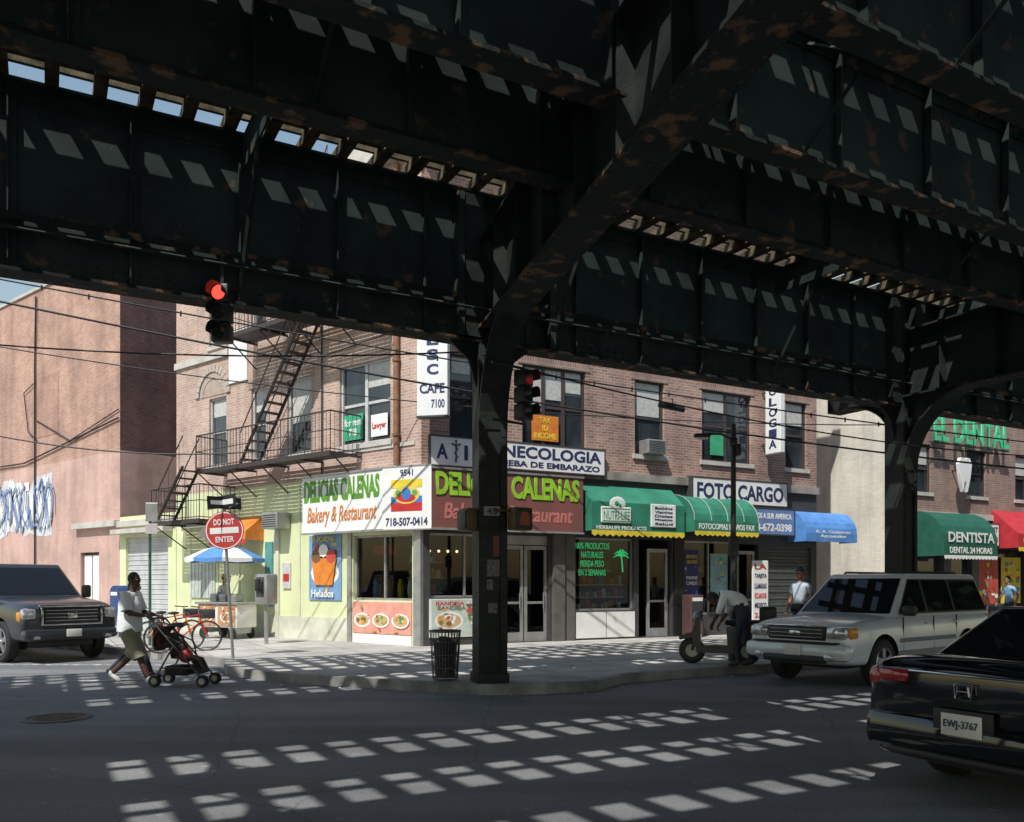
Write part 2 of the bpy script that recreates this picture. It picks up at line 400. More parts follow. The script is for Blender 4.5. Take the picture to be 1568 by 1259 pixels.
mb.tube([(-3.6,-.05,4.5),(-3.6,-.05,9.5)],.02,6,1); mb.tube([(-3.6,-.05,7.6),(-1.0,-.05,7.75)],.014,5,1)
mb.emit('drainpipe',[mat('rusty_pipe',(.30,.15,.08),.7,scale=5,col2=(.18,.09,.055)),m_black],B,40,M=Lrel)
mb = MB()
a = FL @ Vector((-10.8,14,0)); b_ = FF @ Vector((13.3,14,0)); A0 = FL @ Vector((-10.8,0,0)); B0 = FF @ Vector((13.3,0,0)); inv = FF.inverted()
mb.poly([inv @ Vector((*p.xy,TOP-.02)) for p in (Vector(C0),B0,b_,a,A0)],0)
mb.poly([inv@Vector((*a.xy,0)), inv@Vector((*b_.xy,0)), inv@Vector((*b_.xy,TOP)), inv@Vector((*a.xy,TOP))],0)
mb.emit('roof',[m_dark],B)

m_dgrey = mat('dark_grey_metal',(.06,.062,.065),.5,scale=5)
mb = MB()
op = [(.22,2.1,1.3,2.85),(2.25,3.55,.17,2.85),(4.35,6.25,.92,2.85),(6.4,7.55,.17,2.85),(8.0,9.9,.75,2.85),(10.0,10.85,.17,2.8),(11.2,13.05,.17,2.75)]
wall(mb,0,13.3,.15,4.4,op,depth=.2,mi=0)
mb.emit('storefront_wall',[m_dgrey],B)
mb = MB()
for a,b_2,c,d in (op[0],op[2],op[4]):
    mb.poly([(a,.14,c),(b_2,.14,c),(b_2,.14,d),(a,.14,d)],1)
    for x in (a,(a+b_2)/2 if a<1 or a>7 else a, b_2-.05): mb.box(x,x+.05,.1,.17,c,d,0)
    mb.box(a,b_2,.1,.17,c-.001,c+.05,0); mb.box(a,b_2,.1,.17,d-.05,d,0)
for a,b_2 in ((2.25,2.85),(2.85,3.55),(6.75,7.5),(10.05,10.8)):
    mb.box(a+.02,a+.1,.1,.16,.17,2.6,0); mb.box(b_2-.1,b_2-.02,.1,.16,.17,2.6,0); mb.box(a+.1,b_2-.1,.1,.16,.17,.4,0); mb.box(a+.1,b_2-.1,.1,.16,2.5,2.6,0); mb.box(a+.1,b_2-.1,.1,.16,1.12,1.18,0)
    mb.poly([(a+.1,.13,.4),(b_2-.1,.13,.4),(b_2-.1,.13,2.5),(a+.1,.13,2.5)],1)
    mb.tube([(b_2-.14,.06,1.0),(b_2-.14,.06,1.4)],.015,6,0)
mb.box(2.25,3.55,.1,.16,2.62,2.85,0)
mb.emit('shopfront_frames',[m_alu,m_shop],B)
mb = MB()
mb.box(.2,2.12,-.03,-.003,.35,1.27,0)
mb.box(4.35,5.3,-.03,-.003,.2,.88,0); mb.box(5.33,6.25,-.03,-.003,.2,.88,0)
mb.box(3.62,3.95,-.12,-.003,.15,2.9,1); mb.box(4.0,4.3,-.06,-.003,.15,2.9,1)
mb.box(7.6,7.95,-.05,-.003,.15,2.9,2)
mb.emit('storefront_panels',[m_white,mat('bronze_grey',(.13,.12,.11),.5),m_black],B)
mb = MB()
for i in range(26): mb.box(11.2,13.05,.06+(i%2)*.02,.12,.17+i*.1,.26+i*.1,0)
mb.emit('roll_down_gate',[mat('gate_grey',(.11,.12,.12),.5,metal=.3)],B)
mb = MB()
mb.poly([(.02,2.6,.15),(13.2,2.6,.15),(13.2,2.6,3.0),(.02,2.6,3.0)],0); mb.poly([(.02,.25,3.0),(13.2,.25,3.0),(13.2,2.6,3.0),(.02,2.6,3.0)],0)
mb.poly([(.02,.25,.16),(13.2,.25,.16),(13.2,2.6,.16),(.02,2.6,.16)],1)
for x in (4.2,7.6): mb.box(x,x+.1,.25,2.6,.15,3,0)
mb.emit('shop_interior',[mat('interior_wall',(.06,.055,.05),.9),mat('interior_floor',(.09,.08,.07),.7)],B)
cols = [m_red,m_yel,m_blue,m_white,mat('product_green',(.1,.4,.12),.6),m_orange,mat('product_brown',(.2,.1,.05),.6)]
mb = MB()
for (xa,xb,ya,lv) in ((4.45,6.15,.3,(.95,1.28,1.61)),(4.45,6.15,.9,(2.0,)),(8.1,9.8,.4,(.8,1.2,1.6,2.0)),(.4,1.9,1.6,(1.4,1.8,2.2))):
    for z in lv:
        mb.box(xa,xb,ya,ya+.3,z-.03,z,3)
        x = xa+.03
        while x < xb-.12:
            w = R.uniform(.07,.14); h = R.uniform(.12,.26)
            mb.box(x,x+w,ya+.02,ya+.2,z,z+h,R.randrange(7)); x += w+R.uniform(.01,.05)
mb.emit('shelf_products',cols,B)
mb = MB()
for x in (.6,.85,1.1,1.35): mb.ell((x,.9,2.45),(.035,.035,.035),0)
mb.emit('ceiling_bulbs',[mat('bulb',(1,.75,.4),.5,emit=2.5)],B)
m_neon = mat('neon_green',(.08,.85,.3),.5,emit=.3)
text(B,'100% PRODUCTOS\nNATURALES\nPIERDA PESO\nEN 2 SEMANAS',4.42,5.5,1.85,2.72,.12,m_neon,'window_lettering',bold=.0)
mb = MB()
mb.tube([(5.95,.12,1.95),(5.93,.12,2.2),(5.9,.12,2.4)],.02,6)
for an in (-.2,.5,1.2,1.9,2.6,3.3): mb.tube([(5.9,.12,2.4),(5.9+.13*math.cos(an),.12,2.43+.13*math.sin(an)),(5.9+.27*math.cos(an),.12,2.36+.14*math.sin(an))],[.035,.03,.008],5)
mb.emit('palm_decal',[m_neon],B)

def poster(parent, x0,x1,z0,z1,y,base,seed,M=None,name='poster',n=9,pal=None,plate=0):
    r = random.Random(seed); mb = MB(); mb.box(x0,x1,y,y+.02,z0,z1,0)
    mats = [base]+(pal or cols)
    W = x1-x0; H = z1-z0; j=0
    def oval(cx,cz,rx,rz,k,rough=0):
        nonlocal j
        rx = min(rx,cx-x0-.01,x1-cx-.01); rz = min(rz,cz-z0-.01,z1-cz-.01); j+=1; yy = y-.0012*j
        if rx<.01 or rz<.01: return
        mb.poly([(cx+rx*(1+rough*r.uniform(-1,0))*math.cos(t*math.pi/8),yy,cz+rz*(1+rough*r.uniform(-1,0))*math.sin(t*math.pi/8)) for t in range(16)],k)
    for p in range(plate):
        cx = x0+W*(p+.5)/plate; cz = z0+H*.42; s_=min(W/plate,H)*.42
        oval(cx,cz,s_*1.05,s_*.62,5); oval(cx,cz,s_*.9,s_*.5,1,.1)
        for q in range(9): oval(cx+r.uniform(-.5,.5)*s_,cz+r.uniform(-.2,.35)*s_,s_*r.uniform(.12,.3),s_*r.uniform(.1,.22),r.randrange(1,len(mats)),.3)
    for i in range(n):
        oval(x0+W*r.uniform(.1,.9),z0+H*r.uniform(.1,.9),min(W,H)*r.uniform(.04,.13),min(W,H)*r.uniform(.03,.1),r.randrange(1,len(mats)),.35)
    return mb.emit(name,mats,parent,M=M)
foodpal = [mat('food_tan',(.6,.42,.2),.6),mat('food_red',(.6,.08,.05),.6),mat('food_green',(.12,.33,.06),.6),mat('food_brown',(.25,.11,.05),.6),m_white,mat('food_orange',(.75,.35,.08),.6)]
poster(B,.25,2.1,.38,1.25,-.034,mat('poster_bluegreen',(.55,.62,.55),.6),3,name='food_poster',n=14,pal=foodpal,plate=2)
text(B,'BANDEJA',.35,1.1,1.08,1.2,-.075,m_red,'poster_text')
poster(B,8.05,8.6,1.0,2.6,.09,mat('poster_navy',(.04,.05,.2),.6),8,name='window_poster',n=12)
poster(B,9.05,9.7,1.3,2.5,.09,mat('poster_cyan',(.3,.5,.55),.6),9,name='window_poster',n=14)
for i,(s,z) in enumerate((('MONEY',2.35),('ORDERS',2.2),('PHONE',1.75),('CARDS',1.6))): text(B,s,8.12,8.53,z,z+.1,.06,m_yel if i<2 else m_white,'poster_text')

mb = MB()
op = [(-2.42,-.3,1.22,2.85)]
wall(mb,-10.8,0,.15,4.4,op,depth=.2,mi=0)
mb.box(-10.8,-2.6,-.04,-.003,.15,.75,1)
mb.box(-5.6,-5.45,-.06,-.003,.15,3.6,1); mb.box(-10.5,-5.7,-.05,-.003,3.35,3.5,1)
for x in (-4.6,-7.4,-8.5,-10.0): mb.box(x,x+.05,-.02,-.002,.76,4.3,1)
mb.emit('side_storefront_wall',[m_pale,mat('cream_base',(.66,.66,.54),.8,col2=(.5,.5,.4),scale=2)],B,M=Lrel)
mb = MB(); a,b_2,c,d = op[0]
mb.poly([(a,.14,c),(b_2,.14,c),(b_2,.14,d),(a,.14,d)],1)
for x in (a,b_2-.06,(a+b_2)/2): mb.box(x,x+.05,.08,.17,c,d,0)
mb.box(a,b_2,.08,.17,d-.06,d,0); mb.box(a,b_2,.08,.17,c,c+.06,0)
mb.box(-.22,.02,-.05,.1,.15,2.93,0); mb.box(-2.6,-2.45,-.05,-.003,.15,2.93,0)
mb.box(-2.4,-.3,-.03,-.003,.15,.38,2)
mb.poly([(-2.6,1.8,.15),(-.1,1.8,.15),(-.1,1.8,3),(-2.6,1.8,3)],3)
for z in (1.25,1.65): mb.box(-2.3,-.5,.5,.9,z,z+.03,3)
mb.emit('side_shopfront',[m_alu,m_shop,m_white,m_dark],B,M=Lrel)
mb = MB()
for x in (-2.0,-1.55,-1.1,-.75): mb.tube([(x,.4,1.28),(x,.4,1.5),(x,.4,1.75)],[.06,.09,.05],8,R.randrange(7))
mb.box(-2.0,-1.2,.3,.31,2.35,2.6,0)
mb.emit('window_display',cols,B,M=Lrel)
poster(B,-2.4,-.3,.4,1.18,-.03,mat('poster_pink',(.8,.36,.28),.6),21,M=Lrel,name='food_poster',n=8,pal=foodpal,plate=3)
poster(B,-4.15,-2.85,1.2,2.9,-.03,mat('poster_blue',(.2,.36,.6),.6),33,M=Lrel,name='ice_cream_poster',n=10,pal=foodpal,plate=1)
mb = MB()
mb.prism([(-3.85,1.6),(-3.15,1.6),(-3.0,2.3),(-4.0,2.3)],-.075,-.07,0)
for i,(x,z) in enumerate(((-3.8,2.35),(-3.5,2.5),(-3.2,2.35))): mb.poly([(x+.2*math.cos(t*.785),-.078-.001*i,z+.18*math.sin(t*.785)) for t in range(8)],1+i)
mb.emit('ice_cream_cup',[m_orange,foodpal[3],m_white,foodpal[1]],B,M=Lrel)
text(B,'JUGOS',-4.0,-3.1,2.7,2.86,-.07,m_yel,'poster_text',M=Lrel)
text(B,'Helados',-4.0,-3.1,1.28,1.48,-.07,m_white,'poster_text',M=Lrel)
def awning(mb,x0,x1,zt,zb,proj,drop,mi=0,mi2=1,curved=False,frill=0):
    n = 6 if curved else 1; prof = []
    for i in range(n+1):
        t = i/n
        if curved: a_ = t*math.pi/2; prof.append((-proj*math.sin(a_), zb+(zt-zb)*math.cos(a_)))
        else: prof.append((-.01-(proj-.01)*t, zt+(zb-zt)*t))
    k=max(2,int((x1-x0)/.5)); rr_=random.Random(int(x0*10))
    sagv=[0]+[rr_.uniform(.005,.03) for _ in range(k-1)]+[0]
    for i in range(n):
        (y0,z0),(y1,z1) = prof[i],prof[i+1]
        for j in range(k):
            xa=x0+(x1-x0)*j/k; xb=x0+(x1-x0)*(j+1)/k; sa=sagv[j]*(i>0); sb=sagv[j+1]*(i>0); sa1=sagv[j]*(i<n-1); sb1=sagv[j+1]*(i<n-1)
            mb.poly([(xa,y0,z0-sa),(xa,y1,z1-sa1),(xb,y1,z1-sb1),(xb,y0,z0-sb)],mi)
    for x in (x0,x1): mb.poly([(x,y,z) for y,z in prof]+[(x,-proj,zb-drop),(x,-.01,zb-drop)],mi)
    mb.poly([(x0,-proj,zb),(x0,-proj,zb-drop),(x1,-proj,zb-drop),(x1,-proj,zb)],mi)
    if frill:
        k = max(2,int((x1-x0)/.18)); w = (x1-x0)/k
        for i in range(k):
            a_ = x0+i*w; mb.poly([(a_,-proj-.004,zb-drop+.02),(a_+w,-proj-.004,zb-drop+.02),(a_+w,-proj-.004,zb-drop-frill*.6),(a_+w/2,-proj-.004,zb-drop-frill),(a_,-proj-.004,zb-drop-frill*.6)],mi2)
mb = MB(); awning(mb,-8.0,-6.2,3.55,3.1,.6,.25,0,1,frill=.12); mb.emit('small_awning',[m_orange,m_red],B,M=Lrel)
text(B,'FRUTAS & JUGOS',-7.9,-6.3,2.92,3.08,-.61,m_yel,'awning_text',M=Lrel)
mb = MB(); mb.rbox((-5.3,-.25,3.35),(.7,.45,.45),.03,0)
for i in range(6): mb.box(-5.6,-5.0,-.485,-.476,3.18+i*.06,3.2+i*.06,1)
mb.emit('air_conditioner',[m_alu,m_black],B,M=Lrel)
mb = MB(); mb.box(-9.9,-8.6,-.04,-.003,1.2,2.6,0); mb.box(-6.1,-5.75,-.04,-.003,1.0,2.8,1); mb.box(-5.3,-4.95,-.04,-.003,1.5,2.2,2); mb.box(-5.25,-5.0,-.05,-.041,1.7,1.9,3)
for i in range(7): mb.box(-9.9+.19*i,-9.86+.19*i,-.06,-.04,1.2,2.6,2)
mb.emit('wall_boards',[mat('glass_block',(.5,.56,.5),.5),mat('teal_board',(.1,.3,.3),.6),m_frame,m_red],B,M=Lrel)

S = empty('shop_sign', FF)
mb = MB()
mb.box(.1,4.32,-.4,-.02,2.93,4.35,0)
mb.box(.08,4.34,-.43,-.401,2.90,2.95,1); mb.box(.08,4.34,-.43,-.401,4.33,4.38,1)
m_signred = mat('sign_dark_red',(.24,.09,.08),.4,scale=1,col2=(.17,.075,.07))
mb.emit('sign_box_front',[m_signred,m_alu],S)
text(S,'DELICIAS CALENAS',.2,4.2,3.72,4.28,-.401,m_lime,bold=.035,ext=.02)
text(S,'Bakery & Restaurant',.4,4.0,3.05,3.55,-.401,mat('sign_pink',(.62,.2,.18),.5),bold=.02,shear=.2)
P1 = Vector((-1.87,19.8)); P2 = Vector((-3.1,20.35))
ang = math.atan2(P1.y-P2.y,P1.x-P2.x); FP = frame((P2.x,P2.y,0),ang); W = (P1-P2).length
PM = FF.inverted()@FP
mb = MB(); mb.box(0,W,-.02,.18,2.93,4.4,0); mb.box(-.01,W+.01,-.03,.0,2.9,2.93,1); mb.box(-.01,W+.01,-.03,0,4.4,4.43,1)
mb.box(.25,1.1,-.026,-.0205,3.9,4.1,2); mb.box(.25,1.1,-.026,-.0205,3.35,3.55,3); mb.box(.25,1.1,-.026,-.0205,3.551,3.7,5)
mb.poly([(.675+.36*math.cos(t*math.pi/10),-.028,3.74+.22*math.sin(t*math.pi/10)) for t in range(20)],4)
mb.poly([(.675+.25*math.cos(t*math.pi/8),-.030,3.66+.1*math.sin(t*math.pi/8)) for t in range(16)],3)
mb.poly([(.675+.12*math.cos(t*math.pi/8),-.032,3.76+.15*math.sin(t*math.pi/8)) for t in range(16)],5)
mb.poly([(.45+.07*math.cos(t*math.pi/8),-.034,3.78+.07*math.sin(t*math.pi/8)) for t in range(16)],6)
mb.poly([(.9+.07*math.cos(t*math.pi/8),-.034,3.78+.07*math.sin(t*math.pi/8)) for t in range(16)],6)
mb.emit('sign_box_corner',[m_white,m_alu,m_yel,m_red,mat('logo_yellow',(.75,.6,.1),.5),mat('logo_blue',(.05,.2,.6),.5),cols[4]],S,M=PM)
text(S,'9541',.5,.85,4.18,4.34,-.02,m_navy,'street_number',M=PM)
text(S,'718-507-0414',.1,W-.1,3.0,3.2,-.02,m_navy,'phone_number',M=PM,bold=.03)
mb = MB(); mb.box(-3.95,-.9,-.4,-.02,2.93,4.4,0); mb.box(-3.97,-.88,-.43,-.401,2.9,2.95,1); mb.box(-3.97,-.88,-.43,-.401,4.38,4.43,1)
mb.emit('sign_box_side',[m_white,m_alu],S,M=Lrel)
text(S,'DELICIAS CALENAS',-3.88,-1.0,3.72,4.3,-.401,mat('sign_green_letters',(.11,.31,.02),.5),bold=.045,M=Lrel)
text(S,'Bakery & Restaurant',-3.75,-1.1,3.08,3.6,-.401,mat('sign_rust',(.6,.20,.05),.5),bold=.02,shear=.25,M=Lrel)

def sign(name, F, x0,x1,z0,z1,y,base,texts,th=.08,trim=None):
    e = empty(name,F); mb = MB(); mb.box(x0,x1,y,y+th,z0,z1,0)
    t=.035; mb.box(x0-t,x1+t,y-.012,y+th,z1,z1+t,1); mb.box(x0-t,x1+t,y-.012,y+th,z0-t,z0,1); mb.box(x0-t,x0,y-.012,y+th,z0,z1,1); mb.box(x1,x1+t,y-.012,y+th,z0,z1,1)
    mb.emit('panel',[base,trim or m_dgrey],e)
    for (s,a,b,c,d,m) in texts: text(e,s,a,b,c,d,y,m,bold=.03)
    return e
e = sign('medical_sign',FF,.2,1.42,4.47,5.14,-.1,m_white,[('A',.35,.65,4.62,4.98,m_navy),('1',1.08,1.18,4.62,4.98,m_navy)])
mb = MB(); mb.tube([(.86,-.11,4.55),(.86,-.11,5.05)],.016,6); mb.tube([(.74,-.11,5.0),(.86,-.11,4.95),(.98,-.11,5.0)],.02,5); mb.tube([(.82,-.12,4.6),(.91,-.12,4.68),(.81,-.12,4.78),(.91,-.12,4.87),(.84,-.12,4.95)],.012,5); mb.ell((.86,-.11,5.07),(.03,.01,.03)); mb.emit('caduceus',[m_navy],e)
sign('ginecologia_sign',FF,1.5,5.15,4.5,5.14,-.16,m_white,[('GINECOLOGIA',1.6,5.05,4.78,5.08,m_navy),('PRUEBA DE EMBARAZO',1.7,5.0,4.56,4.71,m_navy)])
e = empty('vertical_sign',frame((-1.84,19.55,0),rad(-12))); mb=MB(); mb.rbox((0,.1,7.2),(.74,.2,3.4),.02,0); mb.box(-.3,-.25,.2,.7,6.0,6.05,1); mb.box(.25,.3,.2,.7,8.0,8.05,1); mb.box(-.38,.38,-.015,.22,5.47,5.51,1); mb.emit('box',[m_white,m_dgrey],e)
for i,c in enumerate('OENESC'): text(e,c,-.13,.15,8.15-i*.34,8.4-i*.34,0,m_navy,bold=.04)
text(e,'CAFE',-.3,.3,6.02,6.25,0,m_navy,bold=.03); text(e,'7100',-.02,.3,5.68,5.88,0,m_navy)
def bladesign(name, F, x, z0, z1, w, txts):
    e = empty(name,F); mb = MB()
    mb.rbox((x,-.2-w/2,(z0+z1)/2),(.18,w,z1-z0),.02,0); mb.box(x-.03,x+.03,-.2,0,z1-.3,z1-.25,1); mb.box(x-.03,x+.03,-.2,0,z0+.3,z0+.35,1)
    mb.emit('box',[m_white,m_dgrey],e)
    M = Matrix.Translation((x-.09,0,0))@Matrix.Rotation(rad(-90),4,'Z')
    for s,a,b,c,d in txts: text(e,s,a,b,c,d,0,m_navy,M=M,bold=.03)
    return e
bladesign('vertical_sign',FF,11.0,5.45,7.6,.6,[(c,.35,.65,7.15-i*.31,7.4-i*.31) for i,c in enumerate('OLOGIA')])

A = empty('shop_awning',FF); mb = MB(); awning(mb,4.45,7.5,4.25,3.75,.6,.75,0,1,frill=.14); mb.emit('canvas',[m_green,m_yel],A)
mb = MB(); mb.rbox((5.2,-.62,3.42),(.95,.04,.42),.02,0); mb.rbox((6.75,-.62,3.45),(.85,.04,.62),.02,0); mb.ell((5.25,-.62,3.7),(.26,.03,.2),0); mb.emit('white_boards',[mat('awning_print',(.76,.80,.76),.7)],A)
mb = MB(); mb.box(4.76,5.64,-.645,-.641,3.25,3.27,0); mb.box(4.76,5.64,-.645,-.641,3.57,3.59,0); mb.ell((5.2,-.64,3.72),(.07,.03,.07),0); mb.ell((5.3,-.64,3.68),(.05,.03,.05),0); mb.emit('print',[mat('awning_green_text',(.03,.3,.12),.6)],A)
text(A,'NUTRI-LIFE',4.8,5.62,3.3,3.52,-.642,mat('awning_green_text',(.03,.3,.12),.6),ext=.004,bold=.0)
for i in range(5): text(A,['Batidos','Vitaminas','Dietas','Masajes','Salud'][i],6.45,7.05,3.62-i*.105,3.69-i*.105,-.642,m_navy,ext=.004)
text(A,'HERBALIFE PRODUCTS',4.6,6.2,3.04,3.14,-.602,m_white,ext=.004)
A = empty('shop_awning',FF); mb = MB(); awning(mb,7.6,9.95,4.1,3.35,.9,.3,0,1,curved=True,frill=.12)
for x in (7.6,8.2,8.8,9.4,9.95):
    mb.tube([(x,-.9*math.sin(i*math.pi/12),3.35+.75*math.cos(i*math.pi/12)+.01) for i in range(7)],.014,5,2)
mb.emit('canvas',[m_green,m_yel,mat('awning_pipe_pale',(.35,.45,.38),.7)],A)
text(A,'FOTOCOPIAS ENVIOS FAX',7.75,9.8,3.12,3.28,-.901,m_white,ext=.004)
sign('cargo_sign',FF,8.1,11.75,3.95,4.62,-.25,m_white,[('FOTO CARGO',8.25,11.6,4.05,4.5,m_navy)],th=.24)
sign('phone_sign',FF,10.05,12.0,3.1,3.85,-.3,mat('sign_blue',(.16,.25,.5),.5),[('ENVIOS A SUR AMERICA',10.15,11.9,3.55,3.72,m_white),('718-672-0398',10.15,11.9,3.18,3.42,m_white)],th=.28)
A = empty('shop_awning',FF); mb = MB(); awning(mb,12.05,14.3,3.85,3.15,.7,.25,0,1,curved=True); mb.emit('canvas',[m_blue,m_white],A)
text(A,'R. A. Gutierrez\nAccounting',12.5,14.0,3.0,3.25,-.701,m_white,ext=.004)
pb = empty('poster_board',FF); mb = MB(); mb.rbox((10.35,-.55,1.25),(.62,.05,2.1),.02,0); mb.box(10.1,10.6,-.75,-.35,.15,.2,1); mb.emit('board',[m_white,m_dgrey],pb)
for i,(s,m) in enumerate((('LA',m_red),('TARJETA',m_navy),('LLAMADAS',m_navy),('ECUADOR',m_red),('MEXICO',m_navy),('2.00',m_red))): text(pb,s,10.12,10.58,2.05-i*.28,2.2-i*.28,-.577,m)
mb = MB(); mb.rbox((8.0,-.35,.75),(.45,.4,1.15),.03,0); mb.box(7.8,8.2,-.56,-.551,.6,1.1,1); mb.box(7.82,8.18,-.562,-.553,1.15,1.25,2); mb.box(7.8,7.84,-.5,-.2,.15,.2,0); mb.emit('newspaper_box',[mat('newsbox_dark',(.10,.05,.05),.5),m_glass,m_white],empty('news_rack',FF))

# ------------------------------------------------------------------ fire escape
FE = empty('fire_escape',FL); mb = MB()
def rail(mb,p,q,h=1.0,step=.14):
    p=Vector(p);q=Vector(q);L=(q-p).length;n=max(1,int(L/step))
    for zz in (.08,.55,h): mb.tube([p+Vector((0,0,zz)),q+Vector((0,0,zz))],.014 if zz<h else .022,5)
    for i in range(n+1):
        c=p.lerp(q,i/n); mb.tube([c,c+Vector((0,0,h))],.016 if i%7==0 else .008,4)
def plat(mb,x0,x1,y0,y1,z):
    n=int((y1-y0)/.07)
    for i in range(n): mb.box(x0,x1,y0+i*.07,y0+i*.07+.045,z,z+.02)
    mb.box(x0,x1,y0-.02,y0+.01,z-.09,z+.03)
    k=max(2,int((x1-x0)/1.3))
    for i in range(k+1):
        x=x0+(x1-x0)*i/k; mb.box(x-.02,x+.02,y0,y1,z-.06,z-.001); mb.tube([(x,y0+.05,z-.05),(x,-.02,z-.75)],.02,5)
    rail(mb,(x0,y0,z),(x1,y0,z)); rail(mb,(x0,y0,z),(x0,y1,z)); rail(mb,(x1,y0,z),(x1,y1,z))
plat(mb,-8.0,-2.1,-1.0,-.02,4.85); plat(mb,-6.5,-.9,-1.0,-.02,8.45)
plat(mb,-10.2,-7.6,-1.15,-.02,3.45)
def stair(mb,xa,za,xb,zb,y0,y1,n):
    for y in (y0,y1):
        mb.tube([(xa,y,za),(xb,y,zb)],.045,5); mb.tube([(xa,y,za+.85),(xb,y,zb+.85)],.018,5)
        for i in range(0,n+1,3):
            t=i/n; x=xa+(xb-xa)*t; z=za+(zb-za)*t; mb.tube([(x,y,z),(x,y,z+.85)],.01,4)
    for i in range(n):
        t=(i+.5)/n; x=xa+(xb-xa)*t; z=za+(zb-za)*t; mb.box(x-.11,x+.11,y0,y1,z-.012,z+.012)
stair(mb,-6.0,4.9,-3.3,8.45,-.9,-.35,15)
stair(mb,-9.0,3.5,-7.7,4.9,-1.6,-1.1,7)
stair(mb,-5.2,8.5,-3.0,12.0,-.9,-.35,15)
mb.emit('iron_work',[m_iron],FE)

# ------------------------------------------------------------------ garage + neighbour building
G = empty('garage',FL); mb = MB()
wall(mb,-14.4,-10.82,.15,3.9,[(-14.0,-11.3,.16,3.2)],y=0,depth=.2,mi=0)
mb.poly([(-14.4,0,3.9),(-10.82,0,3.9),(-10.82,6,3.9),(-14.4,6,3.9)],2)
mb.box(-14.45,-10.83,-.12,-.003,3.55,3.75,1); mb.box(-14.4,-11.0,-.35,-.004,3.3,3.45,1)
mb.emit('walls',[m_pale,m_stone,m_dark],G)
mb = MB()
for i in range(38): mb.box(-14.0,-11.3,.09+(i%2)*.018,.14,.17+i*.08,.245+i*.08,0)
mb.emit('shutter',[mat('shutter_white',(.55,.57,.57),.5,scale=2)],G)

N = empty('brick_building',FL); mb = MB(); H=13.05
mb.poly([(-60,0,6.2),(-14.4,0,6.2),(-14.4,0,H),(-60,0,H)],0)
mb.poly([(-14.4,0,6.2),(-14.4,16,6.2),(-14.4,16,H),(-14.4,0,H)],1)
wall(mb,-60,-14.4,.15,6.2,[(-17.3,-15.9,.16,2.75)],y=0,depth=.25,mi=2)
mb.poly([(-14.4,0,.15),(-14.4,16,.15),(-14.4,16,6.2),(-14.4,0,6.2)],2)
mb.box(-60,-14.35,-.06,.3,H,H+.12,3)
mb.box(-17.6,-14.42,-.2,-.004,3.6,3.8,3)
mb.poly([(-60,0,H),(-14.4,0,H),(-14.4,16,H),(-60,16,H)],3)
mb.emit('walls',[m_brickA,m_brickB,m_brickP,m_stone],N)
mb = MB()
for x in (-20.0,-26.5,-32.5): mb.box(x-.95,x+.95,-.012,-.002,7.3,9.6,0)
mb.emit('bricked_up_openings',[brick('infill_brick',(.46,.25,.18),(.37,.19,.14),(.47,.35,.29),dirt=.6)],N)
mb = MB(); mb.box(-17.2,-16.65,.1,.15,.17,2.65,0); mb.box(-16.55,-16.0,.1,.15,.17,2.65,0); mb.box(-17.3,-15.9,.16,.2,.16,2.75,1); mb.emit('doors',[m_white,m_dframe],N)
mb = MB(); r = random.Random(4)
blob=[(-26.6+7.0*(t/14.),-.006,3.6+r.uniform(-.2,.2)) for t in range(15)]+[(-19.6-7.0*(t/14.),-.006,5.6+r.uniform(-.4,.35)) for t in range(15)]
mb.poly(blob,1)
for rep in range(3):
    for i in range(9):
        x = -26.1+i*.74+rep*.3; z = 4.65+r.uniform(-.15,.15); pts=[]
        for k in range(7):
            a_=k/6*2*math.pi*r.uniform(.6,1.0)+i*1.3+rep; pts.append((x+.36*math.cos(a_)+r.uniform(-.1,.1),-.012,z+.85*math.sin(a_)+r.uniform(-.2,.2)))
        sm=[]
        for k in range(len(pts)-1):
            for t in (0,.33,.66): sm.append(Vector(pts[k]).lerp(Vector(pts[k+1]),t))
        for a_,b_2 in zip(sm[:-1],sm[1:]):
            d=(b_2-a_).normalized(); nn=Vector((-d.z,0,d.x))*(.17,.06,.035)[rep]; off=Vector((0,-.0002*len(mb.f),0))
            mb.poly([a_-nn+off,b_2-nn+off,b_2+nn+off,a_+nn+off],(0,2,3)[rep])
mb.emit('graffiti',[m_white,mat('graffiti_pale',(.62,.62,.64),.7,scale=1.5),mat('graffiti_grey',(.28,.32,.40),.7),mat('graffiti_blue',(.12,.22,.5),.7)],N)
mb = MB(); mb.tube([(-21,-.06,.2),(-21,-.06,10),(-20.9,-.06,12.8)],.035,6); mb.tube([(-20.9,-.06,8),(-18,-.06,6.9),(-14.4,-.05,7.6)],.02,5); mb.tube([(-40,-.08,7.0),(-30,-.08,6.6),(-22,-.07,6.4),(-14.4,-.06,7.3)],.03,5)
mb.tube([(-20.9,-.06,9.5),(-22,-.06,9.2),(-21.6,-.06,7.6),(-20.8,-.06,7.2)],.02,5); mb.emit('wall_cables',[m_black],N)

# ------------------------------------------------------------------ buildings to the right
N = empty('brick_building',FF); mb = MB(); H=10.5
opR = [(17.9,18.9,4.75,6.4),(20.9,22.0,4.75,6.4),(23.8,24.8,4.75,6.4),(26,27.2,4.75,6.4)]
wall(mb,17.0,45,4.0,H,opR); mb.box(16.5,17.0,-.02,.3,.15,H,1)
mb.poly([(16.5,.3,.15),(16.5,.3,H),(16.5,16,H),(16.5,16,.15)],1)
mb.poly([(16.5,0,H),(45,0,H),(45,16,H),(16.5,16,H)],2)
opS=((17.4,19.6,.6,2.9),(20.0,21.2,.17,2.9),(21.6,24.5,.6,2.9),(25,28,.5,2.9))
wall(mb,17.0,45,.15,4.0,list(opS),depth=.25,mi=2)
mb.box(17,45,-.1,-.003,3.9,4.1,3)
mb.emit('walls',[m_brickR,m_cream,m_dgrey,m_stone],N)
mb = MB()
